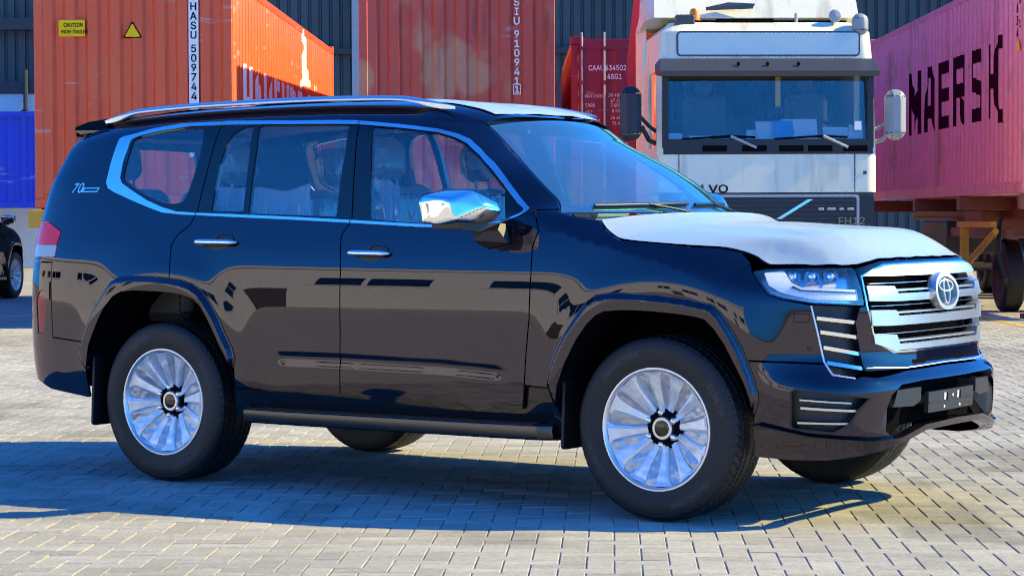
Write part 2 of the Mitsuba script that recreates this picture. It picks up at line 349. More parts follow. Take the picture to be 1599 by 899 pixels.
# ---- pink container with black lettering at the right
MM = placed(6.46, 28.2, 1.62, 0.0)
C4, add = container('faded pink container with huge black letters along its side, at the right edge', MM, 12.19, 2.896, 2.438, 'm_pink')
S_ = lambda *pts: LineString(pts)
def stroke(lines, w=.20): return unary_union([l.buffer(w/2, cap_style=2, join_style=2) for l in lines])
LET = {'M': [S_((.085, 0), (.085, 1)), S_((.085, .93), (.45, .25), (.815, .93)), S_((.815, 0), (.815, 1))], 'A': [S_((.06, 0), (.30, .93), (.56, .93), (.80, 0)), S_((.18, .30), (.70, .30))],
       'E': [S_((.085, 0), (.085, 1)), S_((.0, .915), (.72, .915)), S_((0, .5), (.66, .5)), S_((0, .085), (.72, .085))], 'R': [S_((.085, 0), (.085, 1)), S_((0, .915), (.68, .915), (.68, .50), (0, .50)), S_((.36, .5), (.70, 0))],
       'S': [S_((.74, .915), (.085, .915), (.085, .54), (.66, .44), (.66, .085), (0, .085))], 'K': [S_((.085, 0), (.085, 1)), S_((.78, 1.0), (.62, 1.0), (.45, .66), (.45, .40), (.66, 0), (.86, 0)), S_((.085, .5), (.45, .5))]}
yy = 8.15-.05
for ch in 'MAERSK':
    pol = stroke(LET[ch]).intersection(sbox(-.2, 0, 1.2, 1.0) if ch != 'K' else sbox(-.2, -.08, 1.3, 1.08))
    for gpart in getattr(pol, 'geoms', [pol]): add('side_letter', side_text(gpart, 0, 12.19, yy, 1.02, .012, -1), 'm_dark_print')
    yy -= {'M': 1.13, 'A': 1.06, 'E': .98, 'R': 1.02, 'S': 1.0, 'K': 1}[ch]+.15
def side_small(s, h, y, z):
    m = flat_text(s, h); q = m.vertices.copy(); m.vertices = np.stack([.010+q[:, 1], y-q[:, 0], z+q[:, 2]], -1); add('side_code', m, 'm_dark_print')
for q, ch in enumerate('U 634'): 
    if ch != ' ': side_small(ch, .11, .42, 2.62-.16*q)
for q, ch in enumerate('08 1'): 
    if ch != ' ': side_small(ch, .10, .27, 2.55-.15*q)
m = sheet(tri_(.085), 0, 0, 0); q = m.vertices.copy(); m.vertices = np.stack([.008+q[:, 1], .30-q[:, 0], 1.86+q[:, 2]], -1); add('warning_sign', m, 'm_yellow_plate')
# ---- blue container far behind
MU = placed(-24.9, 60.0, 1.68, 0)
C5 = thing('shipping_container', 'vivid blue container far back at the left edge, behind the parked dark car', 'container')
s = corr(12.0, 2.45, .36, .05, .30, .15, .2); s.apply_translation([.1, 0, 0]); put(C5, 'side_panel', s, 'm_blue', False, MU)
put(C5, 'frame', cat(bx(0, 12.19, -.02, .1, 0, .16), bx(0, 12.19, -.02, .1, 2.44, 2.59), bx(0, .12, -.03, .1, 0, 2.59), bx(12.07, 12.19, -.03, .1, 0, 2.59)), 'm_blue', False, MU); put(C5, 'body', bx(.1, 12.1, .06, 2.4, .1, 2.5), 'm_blue', False, MU)
# ---- trailers
def wheel_simple(r=.50, w=.30):
    return lathe([(.0001, w/2-.06), (.16, w/2-.06), (.20, w/2-.10), (.27, w/2-.02), (.30, w/2), (.42, w/2+.005), (.48, w/2-.02), (r, w/2-.05), (r, -w/2+.05), (.42, -w/2), (.0001, -w/2)], 28)
def trailer(label, M, L, H, beam, bol, rear_axles=True):
    t = thing('container_trailer', label, 'trailer')
    add = lambda nm, mesh, mt, sm=False: put(t, nm, mesh, mt, sm, M)
    for x in (.72, 1.60): add('chassis_beam', cat(bx(x, x+.14, .1, L-.1, H-.34, H-.30), bx(x+.06, x+.08, .1, L-.1, H-.34, H-.03), bx(x, x+.14, .1, L-.1, H-.05, H-.012)), beam)
    for y in (.12, L*.33, L*.62, L-.4): add('bolster', bx(.0, 2.44, y, y+.18, H-.20, H-.004, .01), bol)
    ys = (L-1.3, L-2.6, L-3.9) if rear_axles else (1.2, 2.5)
    for y in ys:
        add('axle', tube([(.2, y, .5), (2.24, y, .5)], .07, 10), 'm_steel')
        for x in (.17, 2.27):
            w = wheel_simple(); w.apply_transform(mov(x, y, .5) @ rot([0, 1, 0], -90 if x < 1 else 90)); add('wheel', w, 'm_rubber', 35)
    return t, add
tr1, add = trailer('trailer with amber ends carrying the orange container', placed(-5.846, 27.4, 0, -1.3), 12.2, 1.46, 'm_steel', 'm_trailer_yellow')
add('end_marker', bx(-.08, .30, -.06, .10, 1.235, 1.452, .01), 'm_trailer_yellow')
tr2, add = trailer('trailer carrying the brick-red container', placed(-1.892, 27.8, 0, .4), 12.2, 1.44, 'm_steel', 'm_trailer_brown')
tr4, add = trailer('brown trailer with yellow stay under the pink container', placed(6.46, 28.2, 0, 0), 12.2, 1.61, 'm_trailer_brown', 'm_trailer_brown')
add('yellow_stay', cat(bx(.02, .10, 2.0, 4.3, 1.17, 1.25), bx(.02, .12, 3.9, 4.06, .55, 1.17)), 'm_trailer_yellow'); add('yellow_stay', tube([(.07, 3.95, .60), (.07, 1.9, 1.12)], .045, 8), 'm_trailer_yellow')
add('side_beam', bx(.30, .42, 2.4, 8.6, 1.02, 1.16, .01), 'm_trailer_brown'); add('gooseneck', bx(.45, 2.0, 4.6, 5.9, 1.0, 1.42, .02), 'm_trailer_brown'); add('toolbox', bx(.25, 1.1, 6.2, 8.2, .75, 1.25, .02), 'm_steel')
add('air_hose', tube([(.2, 2.2, 1.3), (.12, 2.0, .8), (.2, 1.9, .5), (.35, 2.4, .35), (.5, 2.6, .3)], .03, 8), 'm_rubber')
for y in (1.6, 9.6):
    for x in (.45, 1.9): w = wheel_simple(); w.apply_transform(mov(x, y+1.2, .5) @ rot([0, 1, 0], -90)); add('wheel', w, 'm_rubber', 35)
add('landing_leg', bx(.20, .34, .55, .70, .06, 1.4, .01), 'm_steel'); add('landing_foot', bx(.14, .40, .50, .76, .0, .06), 'm_steel')
# ---- the shed
mat('m_cladding', rough(proc(lambda p, n, uv: mix((.030, .046, .052), (.060, .085, .090), fbm(p.x*.8, p.y, p.z*.25, octaves=3))), .35))
mat('m_shed_white', matt((.62, .63, .64)))
SH = thing('warehouse', 'dark ribbed metal warehouse wall closing the yard behind the containers', 'building')
cl = corr(60, 14, .30, .06, .62, 0, .12); cl.apply_transform(mov(-30, 64, 0)); put(SH, 'cladding', cl, 'm_cladding', kind='stuff')
for z in (6.05, 9.0): put(SH, 'rail', bx(-13.3, 30, 63.75, 63.95, z, z+.16), 'm_steel')
for x in (-13.4, -4.52, 4.5, 13.0): put(SH, 'column', bx(x, x+.22, 63.55, 63.8, 0, 13), 'm_galv' if x == -4.52 else 'm_steel')
for z in (4.95, 6.75): put(SH, 'beam', bx(-30, -13.5, 63.4, 63.7, z, z+.34), 'm_steel')
put(SH, 'low_wall', bx(-30, -13.42, 63.5, 63.8, 0, 4.94), 'm_shed_white', label='white wall under the beams'); put(SH, 'downpipe', tube([(-13.75, 63.3, 5.6), (-13.75, 63.3, 4.5), (-13.95, 63.3, 4.3)], .07, 8), 'm_steel'); put(SH, 'wall_lamp', bx(1.4, 1.62, 63.4, 63.8, 3.9, 4.6, .03), 'm_galv')
# an office block faces the yard from behind the camera: the SUV's doors mirror it
MO_ = placed(-30, -12, 0, 112)
OB = thing('office_block', 'pale office block with dark windows facing the yard, mirrored in the SUV doors', 'building')
put(OB, 'wall', bx(-26, 46, 0, 8, 0, 8.4), 'm_wall_grey', xf=MO_)
mat('m_wall_grey', matt((.60, .62, .64)))
for k in range(13):
    x0, w_ = -25+k*5.1, (3.2, 1.5, 3.9, 2.4)[k % 4]
    put(OB, 'window', bx(x0, x0+w_, -.012, .02, 3.2, 5.0), 'm_gloss_black', xf=MO_)
    put(OB, 'window_frame', cat(bx(x0-.12, x0+w_+.12, -.10, .0, 3.02, 3.2), bx(x0+w_*.55, x0+w_*.55+.12, -.05, -.013, 3.2, 5.0)), 'm_shed_white', xf=MO_)
    if k % 3 == 1: put(OB, 'door', bx(x0+w_+.5, x0+w_+1.9, -.02, .02, 0, 2.3), 'm_steel', xf=MO_)
put(OB, 'cornice', bx(-26.1, 46.1, -.25, .1, 7.9, 8.25), 'm_shed_white', xf=MO_)
# more boxes stand right of the frame, on the ground
MR_ = placed(14.6, 16.5, 0, 3)
C6, add = container('plain grey container standing on the ground at the right side of the yard', MR_, 12.19, 2.9, 2.438, 'm_greybox')
# ---- the white truck
TK = thing('parked_truck', 'white cab-over lorry facing us beside the pink container, papers behind its windscreen', 'truck')
MT = mov(2.9, 25.2, 0) @ rot([0, 0, 1], 3.0)
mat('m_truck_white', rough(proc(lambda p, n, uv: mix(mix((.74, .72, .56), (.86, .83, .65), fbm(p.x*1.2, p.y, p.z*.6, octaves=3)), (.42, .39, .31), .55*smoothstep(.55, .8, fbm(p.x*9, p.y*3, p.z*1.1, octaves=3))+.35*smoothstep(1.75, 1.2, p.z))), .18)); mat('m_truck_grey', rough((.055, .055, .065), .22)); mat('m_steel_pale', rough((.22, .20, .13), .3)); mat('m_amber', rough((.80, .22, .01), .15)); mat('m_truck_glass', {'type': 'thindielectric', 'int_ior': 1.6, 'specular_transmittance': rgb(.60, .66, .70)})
mat('m_orange_red', rough((.62, .02, .025), .3)); mat('m_sheet', matt((.74, .77, .80))); mat('m_blue_sheet', matt((.06, .32, .70)))
add = lambda nm, mesh, mt='m_truck_white', sm=25, par=None, **k: put(par or TK, nm, mesh, mt, sm, MT, **k)
def rr(x0, x1, y0, y1, z, r, n=6):
    c = []
    for cx, cy, a0 in ((x1-r, y1-r, 0), (x0+r, y1-r, 90), (x0+r, y0+r, 180), (x1-r, y0+r, 270)):
        for a in np.radians(np.linspace(a0, a0+90, n)): c.append((cx+r*math.cos(a), cy+r*math.sin(a), z))
    return c
def front_y(z): return .0+.10*np.clip((z-1.9)/1.6, 0, 1)      # the cab front leans back
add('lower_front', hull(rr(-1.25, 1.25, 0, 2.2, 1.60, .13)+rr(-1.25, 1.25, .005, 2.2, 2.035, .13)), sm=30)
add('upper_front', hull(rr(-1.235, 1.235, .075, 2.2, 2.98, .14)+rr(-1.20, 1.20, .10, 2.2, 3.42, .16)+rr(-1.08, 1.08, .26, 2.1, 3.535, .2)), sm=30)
for sx in (-1, 1):
    a = [(sx*1.25, .13, 2.03), (sx*1.185, .03, 2.03), (sx*1.25, .30, 2.03), (sx*1.16, .10, 2.03), (sx*1.235, .21, 2.985), (sx*1.165, .10, 2.985), (sx*1.235, .33, 2.985), (sx*1.14, .17, 2.985)]
    add('windscreen_pillar', hull(a)); add('side_wall', cat(bx(sx*1.18, sx*1.245, 1.0, 2.2, 2.03, 3.0), bx(sx*1.19, sx*1.245, .33, 1.0, 2.03, 2.12)))
    add('side_window', bx(sx*1.215, sx*1.225, .33, 1.0, 2.12, 2.98), 'm_truck_glass')
add('rear_wall', bx(-1.18, 1.18, 2.1, 2.18, 2.03, 3.0), 'm_steel')
ws = np.array([[x, .012+.02*(x/1.17)**2+.07*(z-2.03)/.96, z] for z in np.linspace(2.03, 2.99, 8) for x in np.linspace(-1.17, 1.17, 13)]); i = np.arange(8*13).reshape(8, 13)
f = np.vstack([np.stack([i[:-1, :-1].ravel(), i[:-1, 1:].ravel(), i[1:, 1:].ravel()], 1), np.stack([i[:-1, :-1].ravel(), i[1:, 1:].ravel(), i[1:, :-1].ravel()], 1)])
add('windscreen', trimesh.Trimesh(ws, f, process=False), 'm_truck_glass', True)
add('windscreen_seal', cat(bx(-1.19, 1.19, -.005, .03, 2.03, 2.20), bx(-1.20, -1.13, .0, .07, 2.1, 2.99), bx(1.13, 1.20, .0, .07, 2.1, 2.99)), 'm_trim', label='black strip with vents under the windscreen')
for x in (-.75, -.30, .12, .45, .85): add('scuttle_vent', bx(x, x+.28, -.012, .0, 2.06, 2.13, .005), 'm_dark')
cab = add('cab_floor', bx(-1.17, 1.17, .1, 2.1, 1.9, 2.04), 'm_steel', False); add('dashboard', hull([(-1.15, .10, 2.16), (1.15, .10, 2.16), (-1.15, .50, 2.20), (1.15, .50, 2.20), (-1.15, .6, 2.05), (1.15, .6, 2.05), (-1.15, .1, 2.05), (1.15, .1, 2.05)]), 'm_trim')
for x, w, d, h, mt, tl_ in ((.02, .26, .16, .15, 'm_sheet', 4), (-.07, .30, .20, .08, 'm_sheet', -8), (.20, .24, .13, .155, 'm_blue_sheet', 7), (.38, .40, .15, .17, 'm_sheet', -4), (.80, .30, .14, .10, 'm_sheet', 9), (1.02, .16, .14, .12, 'm_sheet', -6), (-1.05, .18, .13, .05, 'm_sheet', 5), (-.75, .25, .2, .03, 'm_sheet', 5)):
    p_ = bx(-.5*w, .5*w, 0, .006, 0, h); p_.apply_scale([1, 1, 1.45]); p_.apply_transform(mov(x, d-.03, 2.205) @ rot([0, 0, 1], tl_) @ rot([1, 0, 0], -22)); add('paper', p_, mt, False, cab)
add('seat', cat(rbox0(-.85, -.35, .85, 1.05, 2.05, 2.75), rbox0(-.70, -.50, .88, 1.0, 2.75, 2.92)), 'm_interior'); add('seat', cat(rbox0(.35, .85, .85, 1.05, 2.05, 2.75), rbox0(.50, .70, .88, 1.0, 2.75, 2.92)), 'm_interior')
add('steering_wheel', tube([(.60+.24*math.cos(a), .42+.1*math.sin(a), 2.28+.16*math.sin(a)) for a in np.linspace(0, 2*np.pi, 28, endpoint=False)], .018, 8, True), 'm_trim'); add('cab_curtain', corr(2.2, 2.95, .16, .04, .2, 2.5, .3).apply_transform(mov(-1.1, 1.6, 0)), 'm_dark'); add('hanging_pennant', bx(.13, .19, .3, .31, 2.58, 2.92), 'm_yellow_plate')
vs = hull([(-1.22, .06, 3.11), (1.22, .06, 3.11), (-1.24, -.14, 2.96), (1.24, -.14, 2.96), (-1.24, -.12, 2.90), (1.24, -.12, 2.90), (-1.22, .08, 3.04), (1.22, .08, 3.04), (-1.27, .12, 3.05), (1.27, .12, 3.05), (-1.27, .1, 2.93), (1.27, .1, 2.93)])
add('sun_visor', vs, 'm_truck_grey', 20, label='smoky grey sun visor'); 
for x in (-.35, -.02, .33): add('visor_bolt', tube([(x, -.08, 3.035), (x, -.055, 3.05)], .018, 8), 'm_dark')
pan = soft0(sbox(-1.03, 3.135, 1.06, 3.42), .05); add('sign_panel', sheet(pan, 0, .088, 0, .012), 'm_truck_grey', False); add('sign_panel_face', sheet(pan.buffer(-.02), 0, .073, 0, .006), 'm_truck_pale', False)
mat('m_truck_pale', rough((.50, .64, .66), .2))
gp = soft0(sbox(-.95, 1.02, 1.19, 1.54), .03)
add('grille_panel', sheet(soft0(sbox(-.97, 1.00, 1.20, 1.545), .03), 0, -.004, 0, .02), 'm_trim', False); add('grille_frame', sheet(soft0(sbox(-1.0, 1.18, 1.03, 1.575), .04).difference(soft0(sbox(-.97, 1.20, 1.00, 1.545), .03)), 0, -.002, 0, .03), 'm_galv', False)
for k in range(6): add('grille_bar', bx(-.95, .98, -.035, -.026, 1.245+.05*k, 1.262+.05*k), 'm_steel', False)
d_ = sheet(Polygon([(.08, 1.30), (.14, 1.30), (.50, 1.52), (.44, 1.52)]), 0, -.036, 0, .012); add('diagonal_bar', d_, 'm_chrome', False)
for s, x, z, h, mt in (('VOLVO', -1.02, 1.60, .085, 'm_black_print'), ('FH12', .78, 1.235, .08, 'm_steel_pale')):
    g = flat_text(s, h); g.apply_scale([1.35, 1, 1] if s == 'VOLVO' else [1.1, 1, 1])
    g.apply_translation([.0 if s != 'VOLVO' else -.46-g.bounds[1][0], -.006 if s == 'VOLVO' else -.046, z]) if s == 'VOLVO' else g.apply_translation([x, -.042, z]); add('badge_letters', g, mt, False)
for k, (x, w) in enumerate(((.62, .08), (.72, .12), (.86, .06), (.95, .07), (1.0, .03))): add('badge_script', bx(x-.06, x-.06+w*.8, -.05, -.036, 1.395, 1.425, .004), 'm_galv', False)
for x, z0, z1 in ((-1.02, 1.605, 2.03), (.98, 1.605, 2.03)): add('panel_gap', bx(x, x+.009, -.0025, .004, z0, z1), 'm_dark', False)
for x in (-1.11, 1.10): add('hinge_bolt', bx(x-.02, x+.02, -.008, .002, 1.80, 1.84, .004), 'm_truck_grey', False)
add('windscreen_sticker', bx(.98, 1.06, .0, .004, 2.30, 2.40), 'm_sheet', False)
add('bumper', hull(rr(-1.25, 1.25, -.12, .6, .38, .14)+rr(-1.25, 1.25, -.12, .6, 1.0, .14)), sm=30); add('grille_base', bx(-1.2, 1.2, .0, .5, 1.0, 1.6), 'm_steel', False)
for sx in (-1, 1): add('headlight', bx(sx*.70, sx*1.12, -.135, -.1, .68, .88, .02), 'm_lens_body', False); add('step_side', bx(sx*1.0, sx*1.25, .3, 2.0, .5, 1.6, .03))
mat('m_lens_body', rough((.5, .55, .6), .08))
for x0, x1 in ((-.43, -.14), (.62, .90)):
    w = add('wiper', tube([(x0, -.02, 2.235), (x1, -.035, 2.105)], .016, 8), 'm_galv', 40); add('wiper_blade', tube([(x0-.55, .0, 2.20), (x0, -.01, 2.235), (x0+.28, -.0, 2.22)], .012, 8), 'm_dark', 40, w)
for sx, mt in ((1, 'm_truck_pale_grey'), (-1, 'm_mirror_dark')):
    mat('m_mirror_dark', rough((.02, .022, .03), .3))
    x0 = 1.465 if sx > 0 else -1.55; mh = rbox0(x0-.12, x0+.12, .0, .18, 2.19, 2.76 if sx > 0 else 2.80, .07); 
    w = add('door_mirror', mh, mt, True, label='grey door mirror' if sx > 0 else 'dark door mirror'); add('mirror_glass', bx(x0-.095, x0+.095, .165, .17, 2.24, 2.70), 'm_chrome', False, w)
    add('mirror_arm', cat(tube([(sx*1.24, .30, 2.16), (sx*1.34, .15, 2.2), (sx*1.42, .1, 2.34), (sx*1.47, .09, 2.32)], .028, 8), tube([(sx*1.24, .30, 2.30), (sx*1.34, .15, 2.36), (sx*1.44, .1, 2.46)], .022, 8)), 'm_truck_pale_grey' if sx > 0 else 'm_trim', 40, w)
mat('m_truck_pale_grey', rough((.30, .31, .33), .25))
# roof: wind deflector, beacons, lamps, horn
wd = hull([(-1.22, .62, 3.62), (1.16, .62, 3.62), (-1.30, 1.0, 3.60), (1.25, 1.0, 3.60), (-1.25, 2.0, 3.55), (1.25, 2.0, 3.55), (-1.15, 1.25, 4.5), (1.15, 1.25, 4.5), (-1.2, 2.0, 4.6), (1.2, 2.0, 4.6), (-1.30, 1.1, 3.72), (1.25, 1.1, 3.72)])
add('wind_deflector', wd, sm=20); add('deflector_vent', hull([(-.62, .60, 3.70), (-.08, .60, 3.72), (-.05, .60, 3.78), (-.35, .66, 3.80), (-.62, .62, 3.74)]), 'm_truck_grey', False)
add('side_fairing', hull([(-1.25, 1.5, 1.2), (-1.25, 2.3, 1.2), (-1.2, 1.5, 1.2), (-1.2, 2.3, 1.2), (-1.25, 1.6, 3.3), (-1.25, 2.3, 3.6), (-1.2, 1.6, 3.55), (-1.2, 2.3, 3.8)]), sm=False)
add('roof_strip', cat(bx(-.80, .95, .30, .36, 3.525, 3.56), bx(-.55, .10, .25, .30, 3.53, 3.575)), 'm_dark', False)
for x, y, z in ((-.77, .50, 3.56), (.84, .40, 3.54)):
    b = lathe([(.07, 0), (.075, .02), (.06, .025), (.055, .12), (.035, .15), (.0001, .155)], 20); b.apply_transform(mov(x, y, z)); add('beacon', b, 'm_amber', 40)
add('roof_lamp', cat(bx(-1.02, -.80, .22, .36, 3.50, 3.62, .015), tube([(-.91, .3, 3.45), (-.91, .3, 3.52)], .02, 8)), 'm_truck_grey', False); lamp = lathe([(.0001, .04), (.06, .03), (.075, 0), (.05, -.06), (.0001, -.08)], 20); lamp.apply_transform(mov(.80, .20, 3.60) @ rot([1, 0, 0], 90)); add('roof_lamp', lamp, 'm_galv', 40)
add('kerb_mirror', rbox0(.98, 1.16, .05, .2, 3.38, 3.62, .05), 'm_truck_pale_grey', True); add('aerial', tube([(.37, .3, 3.5), (.37, .3, 3.64)], .02, 8), 'm_galv', 40); add('roof_vent', bx(-.08, .10, 1.0, 1.3, 3.9, 4.0, .02), 'm_orange_red', False)
add('chassis', cat(bx(-.5, -.36, .6, 6.0, .7, 1.0), bx(.36, .5, .6, 6.0, .7, 1.0)), 'm_steel', False)
for y in (1.35, 4.9):
    for x in (-1.05, 1.05):
        w = wheel_simple(); w.apply_transform(mov(x, y, .5) @ rot([0, 1, 0], -90 if x < 0 else 90)); add('wheel', w, 'm_rubber', 35)
add('rear_fairing', hull([(-1.31, 2.75, 1.3), (-1.20, 3.1, 1.3), (1.38, 2.75, 1.3), (1.38, 3.5, 1.3), (-1.31, 2.75, 3.3), (-1.20, 3.1, 3.2), (-1.22, 2.8, 4.05), (-1.10, 3.1, 4.0), (1.38, 2.75, 3.2), (1.26, 2.8, 3.95), (1.26, 3.5, 3.95), (1.38, 3.5, 3.2), (-1.0, 3.0, 4.3), (1.0, 3.0, 4.3)]), 'm_orange_red', 40, label='bright red fairing behind the cab')

# ================================================================ the big dark SUV, in its own frame: x forward, y left, z up
OUT = np.array([(2.33,0),(2.327,.2),(2.31,.4),(2.27,.57),(2.20,.69),(2.09,.785),(1.95,.855),(1.78,.905),(1.55,.938),(1.2,.953),(.7,.955),(0,.955),(-.7,.955),(-1.3,.955),(-1.8,.95),(-2.1,.936),(-2.30,.908),(-2.43,.855),(-2.505,.76),(-2.545,.58),(-2.565,.3),(-2.57,0)])
_s = np.r_[0, np.cumsum(np.hypot(*np.diff(OUT, axis=0).T))]
_cx, _cy = CubicSpline(_s, OUT[:,0], bc_type=((1,0.),(1,0.))), CubicSpline(_s, OUT[:,1], bc_type=((1,1.),(1,-1.)))
TEND = float(_s[-1])
_tt = np.linspace(0, TEND, 4001)
_xx = _cx(_tt)
def t_of_x(x):
    return np.interp(-np.asarray(x,float), -_xx, _tt)
def sst(a, b, x):
    t = np.clip((np.asarray(x,float)-a)/(b-a), 0, 1)
    return t*t*t*(t*(6*t-15)+10)
_side = PchipInterpolator([.2,.30,.42,.55,.70,.85,.95,1.03,1.10,1.18,1.25,1.30,1.36,1.45,1.6,1.70,1.75,1.79,1.82,1.845,1.865],
  np.array([.89,.905,.925,.943,.953,.957,.956,.952,.943,.928,.911,.898,.882,.857,.812,.780,.758,.733,.702,.658,.605])-.955)
_zs = np.linspace(.2,1.865,1200)
_side_s = CubicSpline(_zs, gaussian_filter1d(_side(_zs), 14))
_fz = np.linspace(.2, 1.2, 800)
_front = CubicSpline(_fz, gaussian_filter1d(PchipInterpolator([.2,.32,.45,.58,.61,.66,.70,.80,.95,1.03,1.09,1.13,1.2],[.02,.04,.055,.060,.056,.014,.004,.0,-.004,-.016,-.04,-.075,-.16])(_fz), 6))
_rear = CubicSpline([.2,.40,.55,.75,.90,1.0,1.2,1.35,1.5,1.7,1.86],[-.12,-.05,.0,.010,-.004,-.014,-.02,-.04,-.085,-.16,-.24])
XWS = lambda z: .80-(z-1.335)*(.50/.43)   # x of the windscreen edge at height z
def zfend(x):  # height of the bonnet edge
    return np.interp(x,[.6,.75,1.06,1.3,1.55,1.75,1.9,2.0,2.2],[1.36,1.345,1.300,1.262,1.216,1.172,1.125,1.105,1.10])
_zf = CubicSpline([.5,.75,1.06,1.4,1.65,1.85,2.0,2.3],[1.37,1.345,1.300,1.246,1.196,1.135,1.108,1.10])
def offs(t, v):
    x = _cx(t); v=np.asarray(v,float)
    wf = 1-sst(.45, 1.05, t)
    wr = sst(TEND-1.05, TEND-.40, t)
    side = _side_s(np.clip(v,.2,1.865))
    fr = _front(np.clip(v,.2,1.2)); re = _rear(np.clip(v,.2,1.85))
    # fender shoulder in front of the doors
    u = np.clip((v-(_zf(np.clip(x,.5,2.3))-.20))/.20,0,1.3)
    sh = -.045-.125*u**2.2
    wsh = sst(.55,1.15,x)*sst(.9,1.1,v)
    side = side*(1-wsh)+np.minimum(side, sh+.045)*wsh
    # the windscreen pillar turns inward
    zz = np.clip(v,1.30,1.80)
    xa = XWS(zz)-.26
    d = np.interp(zz,[1.30,1.36,1.755,1.80],[0,.035,.125,.125])
    side = side - d*np.clip((x-xa)/.26,0,1.4)**2*sst(1.28,1.40,v)
    o = side*(1-wf)*(1-wr)+fr*wf+re*wr
    # squarer lower bumper corner
    o = o + .055*np.exp(-((t-.80)/.22)**2)*(1-sst(.55,.75,v))
    o = o - .03*np.exp(-((t-.85)/.25)**2)*(1-sst(.30,.42,v))
    # the sides swell softly round the wheel arches
    for tw in (1.551, 4.401):
        d = np.sqrt(((t-tw)/.98)**2+((v-.46)/1.05)**2)-.53
        o = o + .014*np.exp(-(d/.11)**2)*sst(.25, .6, v)
    return o
def dzx(x):
    return np.interp(x,[-2.6,-2.35,-2.0,-1.5,-.9,-.3,.1,.35],[-.11,-.075,-.03,-.006,0,-.006,-.03,-.062])
_dz = CubicSpline([-2.6,-2.3,-1.9,-1.4,-.8,-.3,.1,.4],[-.12,-.075,-.032,-.008,0,-.008,-.032,-.07])
def P(t, v, off=0.):
    """Point of the body's wrap: t runs round the plan outline from the middle of the nose (negative t: the left side), v is the height."""
    t = np.asarray(t, float); v = np.asarray(v, float); sg = np.where(t < 0, -1., 1.); t = np.abs(t)
    cx, cy = _cx(t), _cy(t); dx, dy = _cx(t, 1), _cy(t, 1)
    L = np.hypot(dx, dy); nx, ny = dy/L, -dx/L
    o = offs(t, v)+off
    z = v+_dz(np.clip(cx, -2.6, .4))*sst(1.40, 1.83, v)
    return np.stack([cx+nx*o, -sg*(cy+ny*o), z+0*o], -1)
